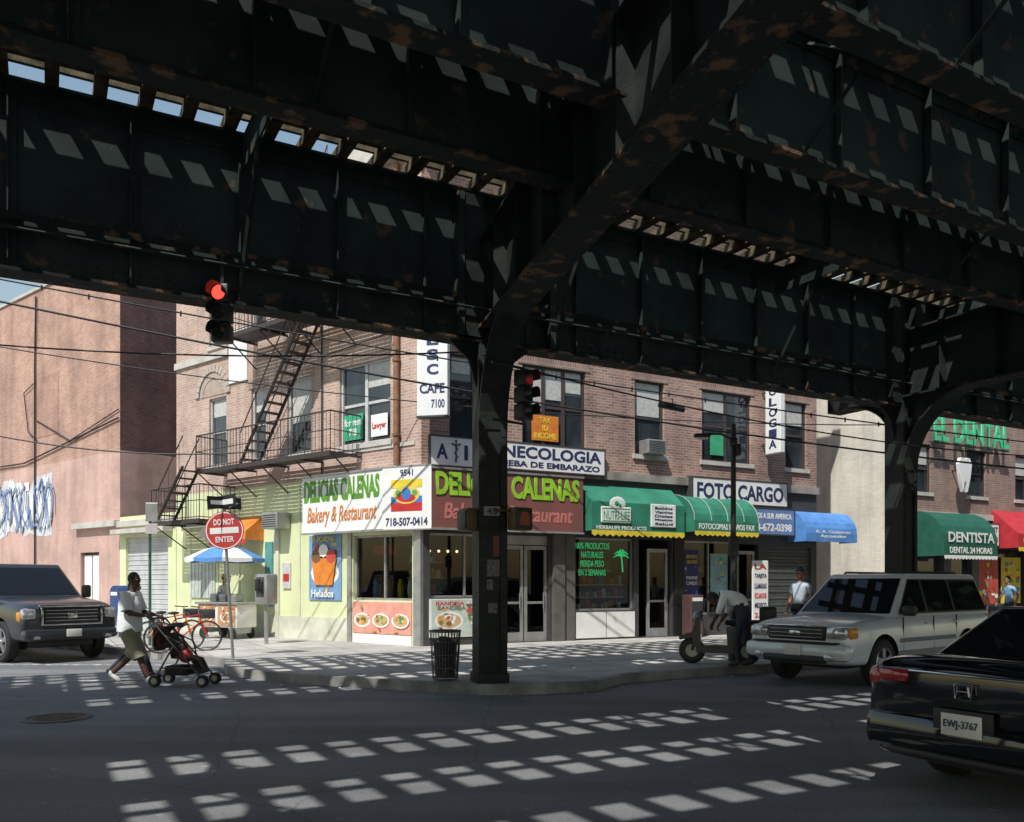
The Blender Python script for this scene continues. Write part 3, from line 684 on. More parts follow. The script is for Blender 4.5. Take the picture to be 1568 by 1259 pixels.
for a,b_2,c,d in opR: window(mb,a,b_2,c,d,n=1 if b_2-a<1.2 else 2,blind=.3)
for a,b_2,c,d in opS: mb.poly([(a,.2,c),(b_2,.2,c),(b_2,.2,d),(a,.2,d)],1)
mb.emit('windows',DM,N)
poster(N,21.7,22.9,.9,2.6,.1,mat('poster_red',(.5,.08,.05),.6),61,name='window_poster',n=22)
poster(N,23.1,24.3,.9,2.6,.1,m_yel,62,name='window_poster',n=22)
N = empty('rear_building',FF); mb = MB(); mb.box(13.35,16.45,9,14,.15,9.5,0); mb.box(13.35,16.45,8.9,8.997,9.3,9.6,1)
mb.emit('walls',[mat('pale_blue_stucco',(.5,.6,.66),.8,scale=1),m_stone],N)
A = empty('shop_awning',FF); mb = MB(); awning(mb,18.0,20.9,4.1,3.0,1.1,.45,0,1,curved=True,frill=.12); mb.emit('canvas',[mat('dentist_green',(.015,.11,.075),.6),m_white],A)
text(A,'DENTISTA',18.2,20.7,3.0,3.35,-1.12,m_white); text(A,'DENTAL 24 HORAS',18.3,20.6,2.64,2.85,-1.101,m_white)
A = empty('shop_awning',FF); mb = MB(); awning(mb,22.3,27,4.3,3.4,1.0,.5,0,1,frill=.14); mb.emit('canvas',[mat('red_canvas',(.5,.03,.04),.6),m_yel],A); text(A,'CARNICERIA',22.6,26.5,2.98,3.32,-1.001,m_yel)
sign('shop_sign',FF,21.1,22.2,3.0,3.75,-.35,m_white,[('DENTIST',21.15,22.15,3.45,3.65,m_navy),('718-478',21.15,22.15,3.1,3.3,m_red)])
e = empty('dental_sign',FF); text(e,'EL DENTAL',18.6,22.9,6.5,7.35,-.3,mat('dental_green',(.06,.5,.24),.5,emit=.15),bold=.015,ext=.05)
mb=MB(); mb.box(18.5,23.0,-.25,-.2,6.42,6.48,0); mb.box(18.9,19.0,-.2,-.0,6.44,6.47,0); mb.box(22.5,22.6,-.2,-.0,6.44,6.47,0); mb.emit('bracket',[m_dgrey],e)
e = empty('tooth_sign',FF); mb = MB(); To=Matrix.Translation((-.75,0,-.35))
mb.prism([(20.5,5.75),(20.58,5.45),(20.68,5.15),(20.75,5.5),(20.85,5.5),(20.92,5.15),(21.02,5.45),(21.1,5.75),(21.16,6.1),(21.05,6.32),(20.9,6.33),(20.8,6.27),(20.7,6.33),(20.55,6.32),(20.44,6.1)],-.5,-.38,0,To); mb.box(20.78,20.82,-.38,0,5.9,5.95,1,To); mb.emit('tooth',[m_white,m_black],e)

# ------------------------------------------------------------------ elevated railway
def elmat():
    m = bpy.data.materials.new('el_paint'); m.use_nodes=True; nt=m.node_tree; b=nt.nodes['Principled BSDF']; b.inputs['Roughness'].default_value=.7; b.inputs['Specular IOR Level'].default_value=.3
    tc=nt.nodes.new('ShaderNodeTexCoord')
    def N(sc,d=4):
        n=nt.nodes.new('ShaderNodeTexNoise'); n.inputs['Scale'].default_value=sc; n.inputs['Detail'].default_value=d; n.inputs['Roughness'].default_value=.65; nt.links.new(tc.outputs['Object'],n.inputs['Vector']); return n
    r=nt.nodes.new('ShaderNodeValToRGB'); nt.links.new(N(.9).outputs[0],r.inputs[0])
    el=r.color_ramp.elements; el[0].position=.35; el[0].color=(.012,.020,.018,1); el[1].position=.65; el[1].color=(.032,.050,.043,1)
    cur=r.outputs[0]
    r2=nt.nodes.new('ShaderNodeValToRGB'); nt.links.new(N(2.6,6).outputs[0],r2.inputs[0]); r2.color_ramp.elements[0].position=.6; r2.color_ramp.elements[1].position=.66
    mx=nt.nodes.new('ShaderNodeMix'); mx.data_type='RGBA'; mx.inputs[7].default_value=(.11,.075,.045,1)
    nt.links.new(r2.outputs[0],mx.inputs[0]); nt.links.new(cur,mx.inputs[6]); cur=mx.outputs[2]
    nt.links.new(cur,b.inputs['Base Color'])
    bp=nt.nodes.new('ShaderNodeBump'); bp.inputs['Strength'].default_value=.25; nt.links.new(r2.outputs[0],bp.inputs['Height']); nt.links.new(bp.outputs[0],b.inputs['Normal'])
    return m
m_el = elmat()
m_elr = mat('el_rust_edge',(.16,.09,.045),.85,scale=4,col2=(.013,.018,.016),lo=.55,hi=.64,bump=.3,detail=5,spec=.3)
m_elc = mat('el_column_paint',(.024,.030,.027),.65,scale=3,col2=(.012,.015,.014),bump=.2,spec=.35)
m_tie = mat('tie_timber',(.17,.135,.08),.9,scale=5,col2=(.05,.04,.028),bump=.3,spec=.2)
EL = empty('elevated_railway',FK)
A0_,A1_ = -30.,50.
def girder(mb,b,z0,z1,fw=.32,stp=1.2,off=0):
    mb.box(A0_,A1_,b-.012,b+.012,z0,z1,0)
    mb.box(A0_,A1_,b-fw/2,b+fw/2,z0-.035,z0,1); mb.box(A0_,A1_,b-fw/2,b+fw/2,z1,z1+.035,0)
    mb.box(A0_,A1_,b-.13,b-.012,z0+.001,z0+.02,1); mb.box(A0_,A1_,b-.035,b-.012,z0+.02,z0+.16,0); mb.box(A0_,A1_,b-.035,b-.012,z1-.16,z1,0)
    x=A0_+off
    while x<A1_:
        mb.box(x-.008,x+.008,b-.12,b-.036,z0+.021,z1,0); mb.box(x+.008,x+.09,b-.05,b-.036,z0+.021,z1,0)
        mb.box(x-.008,x+.008,b+.012,b+.12,z0,z1,0)
        x+=stp
mb = MB()
girder(mb,0.,5.28,7.44,.36,1.3,.3)
mb.box(A0_,A1_,-.17,-.036,5.88,5.90,0); mb.box(A0_,A1_,-.18,-.165,5.83,5.92,1)
for b in (-3.5,-5.1,-6.8,-8.4,-10.1): girder(mb,b,6.08,7.44,.30,1.5,.7+b*.13)
girder(mb,-12.4,5.28,7.44,.42,1.3,.3)
x=-14.
while x<34:
    mb.box(x-.04,x+.04,.22,2.85,7.40,7.475,0); mb.tube([(x,.05,6.5),(x,1.9,7.39)],.03,4,0); x+=3.0
mb.emit('longitudinal_girders',[m_el,m_elr],EL)
mb = MB(); x=-10.
while x<16:
    for z in (5.36,5.46,7.34): mb.lathe([(0,-.02),(.014,-.014),(.02,0)],(x,-.036,z),0,n=6)
    x+=.16
mb.emit('rivets',[m_el],EL)
mb = MB(); x=A0_; rr=random.Random(3)
while x<A1_:
    w=.155+rr.uniform(-.012,.012); e=rr.uniform(-.1,.1)
    mb.box(x,x+w,-12.9,2.9+e,7.48,7.61,0,); x+=.50+rr.uniform(-.015,.015)
mb.emit('ties',[m_tie],EL)
mb = MB()
def boards(b0,b1,w=.22):
    n=max(1,round((b1-b0)/w)); ww=(b1-b0)/n
    for j in range(n):
        b=b0+j*ww; x=A0_
        while x<A1_:
            L=rr.uniform(4,7)
            mb.box(x,min(x+L,A1_)-.006,b,b+ww-.005,7.615+rr.uniform(0,.004),7.65,0)
            x+=L
# the gaps between these plank runs are where daylight falls through the ties
gaps=[(-9.7,-9.3),(-8.32,-7.95),(-7.80,-7.38),(-7.10,-6.97),(-6.74,-6.26),(-6.12,-5.68),(-5.42,-5.28),(-3.82,-3.67),(-1.82,-1.46),(-1.30,-.96),(-.80,-.68),(-.36,.46),(.72,1.12),(1.34,1.66),(1.88,2.2),(2.42,2.62)]
p=-12.9
for a,b in gaps: boards(p,a); p=b
mb.box(A0_,A1_,.48,.6,7.66,7.8,0); mb.box(A0_,A1_,2.64,2.76,7.615,7.76,0)
# running rail shading parts of the outer opening
mb.box(A0_,A1_,-.25,-.19,7.615,7.76,0)
mb.emit('decking',[m_tie],EL)
mb = MB(); prs=[(-3.5,-5.1),(-5.1,-6.8),(-6.8,-8.4),(-8.4,-10.1)]
x=-13.2
while x<34:
    for p,q in prs:
        mb.tube([(x,p-.05,6.2),(x,q+.05,7.3)],.03,4); mb.tube([(x,p-.05,7.3),(x,q+.05,6.2)],.03,4)
    mb.box(x-.012,x+.012,-3.4,-.13,6.95,7.4,0); mb.tube([(x,-.06,5.5),(x,-1.1,6.95)],.035,4)
    x+=4.76
for x in (.5,.95,-.62): mb.box(x,x+.1,-.22,-.04,5.3,7.4,0)
mb.tube([(-14,-.26,5.7),(30,-.26,5.7)],.02,6)
mb.emit('lateral_bracing',[m_el],EL)
def bent(a0,skew,stub=True):
    T = Matrix.Translation((a0,0,0))@Matrix.Rotation(skew,4,'Z')
    mb = MB()
    for x in (-.2,.2): mb.box(x-.02,x+.02,-.22,.22,.15,7.3,0,T)
    mb.box(-.18,.18,-.2,-.18,.15,5.4,0,T); mb.box(-.18,.18,.18,.2,.15,5.4,0,T)
    for x in (-.2,.2):
        sx = 1 if x<0 else -1; mb.box(x,x+sx*.09,-.234,-.221,.3,5.2,0,T)
    mb.rbox((0,0,.22),(.50,.50,.16),.02,0,T)
    for x in (-.2,.2):
        for k in range(32): mb.lathe([(0,-.014),(.014,-.010),(.02,0)],(x*.78,-.234,.4+k*.15),0,T,n=6)
    z0,z1=5.45,6.75
    mb.box(-.015,.015,-12.4,-.22,z0,z1,0,T)
    mb.box(-.25,.25,-12.4,-.22,z0-.04,z0,1,T); mb.box(-.2,.2,-12.4,-.22,z1,z1+.04,0,T)
    for s_ in (-1,1): mb.box(s_*.015,s_*.1,-12.4,-.22,z0+.001,z0+.02,1,T)
    y=-1.
    while y>-12.3:
        for s_ in (-1,1): mb.box(s_*.016,s_*.2,y-.01,y+.01,z0,z1,0,T)
        y-=1.1
    y=-.6
    while y>-12.3:
        for s_ in (-.2,.2): mb.lathe([(.02,0),(.014,-.012),(0,-.016)],(s_,y,z0-.04),0,T,n=6,axis='z')
        y-=.16
    def knee(sign,L,Hh,w):
        pts=[]; n_=9
        for i in range(n_+1):
            t=i/n_*math.pi/2; pts.append((sign*(.22+L*(1-math.cos(t))), z0-Hh+Hh*math.sin(t)))
        for (y0,za),(y1,zb) in zip(pts[:-1],pts[1:]):
            mb.add([(-w,y0,za),(w,y0,za),(w,y1,zb),(-w,y1,zb),(-w,y0-sign*.02,za+.03),(w,y0-sign*.02,za+.03),(w,y1-sign*.02,zb+.03),(-w,y1-sign*.02,zb+.03)],[(0,1,2,3),(4,7,6,5),(0,3,7,4),(1,5,6,2)],0,T)
            mb.add([(-.015,y0,za),(-.015,y1,zb),(-.015,y1,z0),(-.015,y0,z0),(.015,y0,za),(.015,y1,zb),(.015,y1,z0),(.015,y0,z0)],[(0,3,2,1),(4,5,6,7)],0,T)
    knee(-1,1.7,1.5,.22)
    if stub:
        mb.box(-.02,.02,.22,1.7,z0,6.3,0,T); mb.box(-.2,.2,.22,1.7,z0-.04,z0,1,T); mb.box(-.2,.2,.22,1.7,6.3,6.34,0,T); knee(1,1.2,.7,.15)
        mb.box(-.2,.2,1.68,1.7,z0,6.3,0,T)
    for s_ in (-1,1):
        T0 = Matrix.Translation((a0,0,0))
        mb.prism([(s_*.2,5.28),(s_*.2,4.5),(s_*.36,5.0),(s_*.7,5.26)],-.02,.02,0,T0)
        mb.box(s_*.2,s_*.5,-.2,-.04,5.3,7.4,0,T0)
    mb.emit('bent',[m_elc,m_elr],EL,30)
bent(0,-rad(13.0),False)
for k in (-2,-1,1,2,3,4): bent(9.53*k,0)
mb = MB()
for k in range(-2,5):
    a0=9.53*k-(2.9 if k==0 else 0); mb.box(a0-.2,a0+.2,-12.62,-12.2,0,5.3,0); mb.box(a0-.3,a0+.3,-12.7,-12.1,0,.3,0)
mb.emit('far_columns',[m_elc],EL)
mb = MB(); T=Matrix.Rotation(-rad(13.0),4,'Z')
mb.box(-.10,.1,-.215,-.203,1.75,2.0,0,T); mb.box(.0,.1,-.215,-.203,2.05,2.35,1,T); mb.box(-.1,.0,-.215,-.203,1.55,1.7,0,T); mb.box(-.08,.06,-.215,-.203,1.2,1.35,0,T)
mb.emit('stickers',[mat('sticker_grey',(.22,.22,.21),.7,scale=30,col2=(.08,.08,.08)),mat('sticker_rust',(.2,.07,.04),.7)],EL)

# ------------------------------------------------------------------ overhead cables
e = empty('overhead_cables'); mb = MB()
def sag(p,q,s,r=.018):
    p=Vector(p);q=Vector(q); mb.tube([p.lerp(q,i/16)-Vector((0,0,4*s*(i/16)*(1-i/16))) for i in range(17)],r,5)
    return p,q,s
def clips(p,q,s,n):
    for i in range(1,n):
        t=i/n; c=p.lerp(q,t)-Vector((0,0,4*s*t*(1-t))); mb.tube([c+Vector((0,0,.04)),c-Vector((0,0,.07))],.02,5)
clips(*sag((-14,16.5,8.35),(16,22,5.0),.35),34); sag((-14,16.5,8.0),(16,22.3,4.4),.5,.024); sag((-14,18,7.2),(16,23,6.1),.9,.014); sag((-14,13,6.1),(-.5,13,5.2),.4,.014)
sag((.2,12.9,4.9),(14,20,4.6),.35,.014); sag((-14,22,5.6),(-6,23,5.3),.35,.02)
mb.tube([(3.05,17.6,5.35),(3.6,17.8,5.28)],.06,8); mb.tube([(3.35,17.7,5.3),(3.35,17.7,5.5)],.012,5)
mb.emit('wires',[m_black],e)

# ------------------------------------------------------------------ traffic signals
m_sig = mat('signal_housing',(.03,.035,.03),.5); m_sigy = mat('signal_amber',(.10,.065,.02),.5)
m_lred = mat('lens_red_lit',(1,.06,.04),.4,emit=2.2); m_lred2 = mat('lens_red_dim',(.6,.025,.02),.4,emit=.15)
m_loff = mat('lens_off',(.03,.04,.03),.2)
def signal(name,loc,yaw,red=m_lred,hang=True):
    e = empty(name,frame(loc,yaw)); mb = MB()
    for i in range(3):
        z=.25-i*.25
        mb.rbox((0,0,z),(.24,.2,.24),.03,0)
        mb.lathe([(0,0),(.09,0)],(0,-.106,z),1 if i==0 else 2,n=20)
        n=12; vs=[];fs=[]
        for k in range(n+1):
            a_=-.3+k/n*(math.pi+.6)
            vs+= [(.1*math.cos(a_),-.1,z+.1*math.sin(a_)),(.105*math.cos(a_),-.27+.03*math.cos(a_)**2,z+.1*math.sin(a_))]
        for k in range(n): fs.append((2*k,2*k+1,2*k+3,2*k+2))
        mb.add(vs,fs,0)
    if hang: mb.tube([(0,0,.36),(0,0,.75)],.03,6,0)
    else: mb.tube([(-.6,.1,.4),(0,0,.4),(0,0,.3)],.025,6,0); mb.tube([(-.6,.1,-.42),(0,0,-.42),(0,0,-.3)],.025,6,0)
    mb.emit('housing',[m_sig,red,m_loff],e,40)
signal('traffic_light',(-3.72,10.9,5.1),rad(-8))
signal('traffic_light',(.17,12.55,4.42),rad(50),m_lred2,False)
e = empty('pedestrian_signal',frame((.12,12.6,2.6),rad(35))); mb = MB(); mb.rbox((0,0,0),(.34,.2,.34),.03,0); mb.rbox((0,-.11,0),(.28,.02,.28),.01,1); mb.prism([(-.08,-.1),(.08,-.1),(.09,.02),(.05,.1),(-.05,.1),(-.09,.02)],-.123,-.121,2); mb.tube([(-.4,.1,.12),(-.15,0,.12)],.02,6,0); mb.emit('housing',[m_sigy,m_sig,mat('hand_orange',(.35,.06,.02),.5)],e,40)
e = empty('pedestrian_signal',frame((-.66,12.75,2.6),rad(-60))); mb = MB(); mb.rbox((0,0,0),(.32,.2,.34),.03,0); mb.rbox((0,-.11,0),(.28,.02,.28),.01,1); mb.tube([(0,.1,.12),(.3,.3,.12)],.02,6,0); mb.emit('housing',[m_sigy,m_sig],e,40)
e = empty('column_number_plate',frame((-.3,12.62,0),rad(8))); mb=MB(); mb.rbox((0,0,2.72),(.24,.02,.14),.005,0); mb.emit('plate',[mat('plate_grey',(.3,.3,.28),.6)],e); text(e,'45',-.08,.08,2.67,2.77,-.012,m_navy)

# ------------------------------------------------------------------ street furniture
e = empty('do_not_enter_sign',frame((-5.57,16.95,.15),rad(4))@Matrix.Rotation(rad(-3.5),4,'Y')); mb=MB()
mb.tube([(0,0,0),(0,0,3.15)],.03,8,0)
mb.lathe([(0,-.05),(.375,-.05),(.38,-.045),(.38,-.035),(0,-.035)],(0,0,2.55),1,n=40); mb.lathe([(.345,-.0515),(.365,-.0515)],(0,0,2.55),2,n=40)
mb.box(-.28,.28,-.054,-.0505,2.49,2.61,2)
mb.prism([(-.55,2.5),(-.1,2.95),(-.1,2.2)],-.015,-.01,3)
mb.emit('sign',[m_metal,mat('sign_red',(.55,.05,.05),.4,col2=(.42,.05,.05)),m_white,m_alu],e)
text(e,'DO NOT',-.2,.2,2.66,2.78,-.052,m_white); text(e,'ENTER',-.18,.18,2.32,2.43,-.052,m_white)
mb=MB(); M1=Matrix.Rotation(rad(55),4,'Z'); mb.box(-.42,.42,-.04,-.035,2.98,3.22,0,M1); mb.prism([(-.34,3.06),(.1,3.06),(.1,3.0),(.34,3.1),(.1,3.2),(.1,3.14),(-.34,3.14)],-.0435,-.0405,1,M1)
M2=Matrix.Rotation(rad(-35),4,'Z'); mb.box(-.42,.42,-.05,-.045,3.0,3.24,0,M2); mb.prism([(.34,3.06),(-.1,3.06),(-.1,3.0),(-.34,3.12),(-.1,3.22),(-.1,3.16),(.34,3.16)],-.0535,-.0505,1,M2)
mb.emit('one_way_plates',[m_black,m_white],e)
e = empty('street_name_pole',frame((-8.7,20.4,.15),rad(8))); mb=MB(); mb.tube([(0,0,0),(0,0,3.3)],.035,8,0); mb.rbox((.05,-.04,3.2),(.28,.02,.45),.01,1); mb.rbox((.05,-.04,2.8),(.28,.02,.25),.01,2); mb.emit('pole',[mat('pole_green',(.05,.12,.09),.5),m_alu,mat('parking_sign_white',(.55,.5,.48),.5)],e)
e = empty('litter_basket',frame((-1.03,13.1,.15),.1)); mb=MB()
for k in range(28):
    a_=2*math.pi*k/28; mb.tube([(.19*math.cos(a_),.19*math.sin(a_),.03),(.235*math.cos(a_),.235*math.sin(a_),.76)],.006,4,0)
for z,r_ in ((.03,.19),(.2,.2),(.4,.213),(.6,.225),(.76,.235)):
    mb.tube([(r_*math.cos(2*math.pi*k/24),r_*math.sin(2*math.pi*k/24),z) for k in range(25)],.011 if z<.7 else .018,5,0,cap=False)
mb.lathe([(0,.05),(.15,.05),(.17,.4),(.19,.6),(.12,.5),(0,.48)],(0,0,0),1,n=16,axis='z')
rr=random.Random(5)
for k in range(9): mb.ell((rr.uniform(-.1,.1),rr.uniform(-.1,.1),.56+rr.uniform(-.02,.08)),(.07,.05,.05),rr.choice([1,2,3]),n=7,m=5)
mb.emit('basket',[mat('basket_wire',(.10,.10,.10),.5),mat('bin_bag',(.02,.02,.022),.35,bump=.8,bscale=14),m_white,m_red],e)
e = empty('street_lamp',frame((4.25,16.3,.15),0)); mb=MB()
mb.tube([(0,0,0),(0,0,.5),(0,0,.55),(0,0,2.2),(0,0,4.55)],[.1,.09,.06,.055,.045],10,0)
mb.tube([(0,0,4.25),(-.25,0,4.36),(-.5,0,4.36)],.02,7,0)
mb.rbox((-.6,0,4.33),(.32,.15,.08),.035,0); mb.rbox((-.6,0,4.28),(.24,.11,.03),.012,1)
mb.rbox((.0,0,4.2),(.14,.14,.18),.03,0); mb.rbox((0,-.02,2.2),(.17,.17,.4),.03,0); mb.rbox((.08,0,4.05),(.1,.2,.22),.02,0)
mb.emit('post',[m_black,m_white],e,40)
e = empty('payphone',frame((-6.05,20.9,.15),AL)); mb=MB(); mb.tube([(0,0,0),(0,0,1.0)],.05,8,0); mb.rbox((0,0,1.35),(.5,.35,.75),.05,0); mb.rbox((0,-.16,1.4),(.34,.05,.5),.02,1); mb.rbox((-.06,-.2,1.45),(.18,.06,.3),.02,2); mb.tube([(.1,-.2,1.55),(.12,-.25,1.4),(.1,-.2,1.25)],.025,6,2); mb.emit('booth',[m_alu,m_dgrey,m_black],e,40)
e = empty('mailbox',frame((-11.0,24.0,.15),AL)); mb=MB(); mb.rbox((0,0,.75),(.55,.5,.9),.04,0); mb.prism([(.27*math.cos(i*math.pi/10),1.18+.25*math.sin(i*math.pi/10)) for i in range(11)],-.25,.25,0)
for x in (-.22,.22):
    for y in (-.2,.2): mb.box(x-.03,x+.03,y-.03,y+.03,0,.32,0)
mb.box(-.18,.18,-.262,-.252,1.15,1.25,1); mb.emit('box',[mat('mail_blue',(.03,.07,.2),.5),m_white],e,40)
e = empty('fire_hydrant',frame((-7.9,18.9,.15),0)); mb=MB(); mb.lathe([(0.16,0),(.16,.06),(.11,.08),(.11,.5),(.13,.52),(.13,.56),(.1,.62),(.04,.7),(0,.72)],(0,0,0),0,n=14,axis='z'); mb.tube([(-.18,0,.42),(.18,0,.42)],.05,8,0); mb.tube([(0,0,.4),(0,-.18,.4)],.06,8,0); mb.emit('body',[mat('hydrant_black',(.05,.05,.05),.5)],e,40)

def bicycle(name,loc,yaw,col):
    e=empty(name,frame(loc,yaw)); mb=MB(); r=.33
    for cx in (-.5,.5):
        mb.tube([(cx+r*math.cos(2*math.pi*k/28),0,r+r*math.sin(2*math.pi*k/28)) for k in range(29)],.016,6,1,cap=False)
        mb.tube([(cx+(r-.025)*math.cos(2*math.pi*k/28),0,r+(r-.025)*math.sin(2*math.pi*k/28)) for k in range(29)],.008,5,2,cap=False)
        for k in range(14):
            a_=2*math.pi*k/14; mb.tube([(cx,0,r),(cx+(r-.02)*math.cos(a_),0,r+(r-.02)*math.sin(a_))],.0025,3,2)
        mb.tube([(cx,-.05,r),(cx,.05,r)],.025,8,2)
    bb=(-.08,0,.3); st=(-.2,0,.82); hd=(.33,0,.8); hb=(.37,0,.66)
    for a_,b_2 in ((bb,st),(bb,hb),((-.17,0,.72),hd),((-.5,.03,r),bb),((-.5,.03,r),(-.17,0,.72)),(hb,(.5,.04,r)),(hb,(.5,-.04,r)),(hd,hb)): mb.tube([a_,b_2],.016,6,0)
    mb.tube([hd,(.31,0,.95)],.014,6,2); mb.tube([(.25,-.28,.98),(.31,-.1,.97),(.31,.1,.97),(.25,.28,.98)],.014,6,1)
    mb.ell((-.22,0,.85),(.13,.07,.035),1); mb.lathe([(0,-.02),(.09,-.02),(.09,.0)],bb,1,n=14)
    mb.tube([(bb[0],.07,.3),(bb[0]+.12,.07,.2)],.01,5,2); mb.tube([(bb[0],-.07,.3),(bb[0]-.12,-.07,.4)],.01,5,2); mb.box(bb[0]+.07,bb[0]+.17,.07,.15,.19,.21,1)
    mb.rbox((.5,0,.82),(.26,.34,.2),.02,3)
    mb.emit('frame',[col,m_black,m_metal,m_dgrey],e,40)
bicycle('bicycle',(-7.15,18.5,.15),rad(38),m_red)
bicycle('bicycle',(-7.6,18.9,.15),rad(50),m_orange)

e=empty('food_cart',frame((-7.75,23.1,.15),AL+.15)); mb=MB()
mb.rbox((0,0,.62),(1.5,.7,.62),.02,0); mb.rbox((0,0,.96),(1.62,.82,.06),.01,1)
for cx in (-.55,.55):
    for cy in (-.33,.33): mb.lathe([(0,-.03),(.13,-.03),(.15,-.02),(.15,.02),(.13,.03),(0,.03)],(cx,cy,.15),2,n=18)
for cx in (-.6,.6): mb.box(cx-.02,cx+.02,-.3,.3,.15,.31,1)
for x in (-.45,-.1,.3): mb.rbox((x,.05,1.1),(.25,.3,.22),.03,1)
mb.emit('cart_body',[m_white,m_alu,m_black],e,40)
for i,x in enumerate((-.72,.05)): poster(e,x,x+.66,.36,.9,-.372,(mat('cart_poster',(.6,.3,.15),.6)),40+i,name='cart_poster',n=14,pal=foodpal,plate=1)
mb=MB(); n=8
mb.tube([(-.2,.1,.9),(-.2,.1,2.5)],.02,6,2)
P=lambda r_,a_,z:( -.2+r_*math.cos(a_),.1+r_*math.sin(a_),z)
for k in range(n):
    a0=2*math.pi*k/n;a1=2*math.pi*(k+1)/n; am=(a0+a1)/2
    mb.poly([P(0,0,2.55),P(.55,a0,2.42),P(.52,am,2.41),P(.55,a1,2.42)],k%2); mb.poly([P(.55,a0,2.42),P(1.05,a0,2.18),P(.98,am,2.16),P(1.05,a1,2.18),P(.55,a1,2.42),P(.52,am,2.41)],k%2)
    mb.poly([P(1.05,a0,2.18),P(1.05,a0,2.08),P(.98,am,2.05),P(.98,am,2.16)],k%2); mb.poly([P(.98,am,2.16),P(.98,am,2.05),P(1.05,a1,2.08),P(1.05,a1,2.18)],k%2)
mb.emit('umbrella',[m_blue,m_white,m_alu],e)

# ------------------------------------------------------------------ vehicles
m_rubber=mat('tyre_rubber',(.02,.02,.021),.8,bump=.2); m_rim=mat('alloy_rim',(.45,.46,.47),.3,metal=.8); m_carglass=mat('car_glass',(.010,.012,.014),.02,scale=1,spec=.4)
m_chrome=mat('chrome',(.6,.6,.6),.15,metal=1.); m_hl=mat('headlamp_lens',(.62,.64,.66),.08,coat=1,metal=.4,scale=14,col2=(.3,.3,.32)); m_tl=mat('tail_lens',(.38,.012,.015),.1,coat=1); m_amb=mat('amber_lens',(.75,.28,.03),.2)
m_plate=mat('licence_plate',(.75,.73,.66),.5); m_trim=mat('grey_cladding',(.18,.185,.195),.5)
def build_car(name,loc,yaw,st,gh,wheels,paint,details,sub=2,rimn=5):
    E=empty(name,frame(loc,yaw))
    vs=[];fs=[]
    for (x,zb,zt,w) in st:
        h=zt-zb
        half=[(0,zb),(w*.86,zb),(w*.965,zb+.05),(w,zb+h*.32),(w*1.0,zb+h*.62),(w*.965,zt-h*.12),(w*.90,zt-.015),(w*.55,zt+.02),(0,zt+.03)]
        vs+=[(x,y,z) for y,z in half+[(-y,z) for y,z in half[-2:0:-1]]]
    n=16
    for i in range(len(st)-1):
        for k in range(n):
            k2=(k+1)%n; fs.append((i*n+k,i*n+k2,(i+1)*n+k2,(i+1)*n+k))
    fs.append(tuple(range(n))); fs.append(tuple((len(st)-1)*n+k for k in range(n))[::-1])
    me=bpy.data.meshes.new('body'); me.from_pydata(vs,[],fs); bm=bmesh.new(); bm.from_mesh(me); bmesh.ops.recalc_face_normals(bm,faces=bm.faces); bm.to_mesh(me); bm.free()
    me.materials.append(paint); me.materials.append(m_black)
    ob=bpy.data.objects.new('body',me); scene.collection.objects.link(ob)
    s_=ob.modifiers.new('s','SUBSURF'); s_.levels=sub; s_.render_levels=sub
    W=max(s[3] for s in st)
    cut=MB()
    for x,r in wheels:
        for sg in (-1,1):
            y0,y1=sg*(W-.34),sg*(W+.25)
            nn=32; v2=[(x+(r+.075)*math.cos(2*math.pi*k/nn),y,r+(r+.075)*math.sin(2*math.pi*k/nn)) for y in (y0,y1) for k in range(nn)]
            f2=[(k,(k+1)%nn,nn+(k+1)%nn,nn+k) for k in range(nn)]+[tuple(range(nn)),tuple(range(nn,2*nn))[::-1]]
            cut.add(v2,f2,1)
    co=cut.emit('cutter',[paint,m_black],fix=True)
    b=ob.modifiers.new('b','BOOLEAN'); b.operation='DIFFERENCE'; b.object=co; b.solver='EXACT'
    bpy.context.view_layer.update(); dg=bpy.context.evaluated_depsgraph_get()
    m2=bpy.data.meshes.new_from_object(ob.evaluated_get(dg)); bpy.data.objects.remove(ob); bpy.data.objects.remove(co)
    bm=bmesh.new(); bm.from_mesh(m2)
    for f in bm.faces: f.smooth=True
    for ed in bm.edges:
        if len(ed.link_faces)==2 and ed.calc_face_angle(0)>rad(38): ed.smooth=False
    bm.to_mesh(m2); bm.free()
    o=bpy.data.objects.new('body',m2); scene.collection.objects.link(o); o.parent=E
    xf,xr,wb,zb,xft,xrt,wt,zt=gh
    bm=bmesh.new()
    c=[(xf,-wb,zb),(xf,wb,zb),(xr,wb,zb),(xr,-wb,zb),(xft,-wt,zt),(xft,wt,zt),(xrt,wt,zt),(xrt,-wt,zt)]
    V=[bm.verts.new(p) for p in c]
    for f in ((0,3,2,1),(4,5,6,7),(0,1,5,4),(1,2,6,5),(2,3,7,6),(3,0,4,7)): bm.faces.new([V[i] for i in f])
    bmesh.ops.recalc_face_normals(bm,faces=bm.faces)
    bmesh.ops.bevel(bm,geom=[e_ for e_ in bm.edges if max(v.co.z for v in e_.verts)>zt-.01],offset=.075,segments=4,affect='EDGES',profile=.6)
    bm.verts.index_update(); mb=MB(); mb.add([v.co.copy() for v in bm.verts],[[v.index for v in f.verts] for f in bm.faces],0); bm.free()
    mb.emit('cabin',[paint],E,30)
    g=MB()
    def side(poly,sg,mi=0,off=.006):
        pts=[]
        for x,z in poly:
            y=wb+(wt-wb)*(z-zb)/(zt-zb)+off; pts.append((x,sg*y,z))
        g.poly(pts if sg<0 else pts[::-1],mi)
    for sg in (-1,1):
        for poly in details.get('side',[]): side(poly,sg)
        for poly in details.get('trim',[]): side(poly,sg,1,.003)
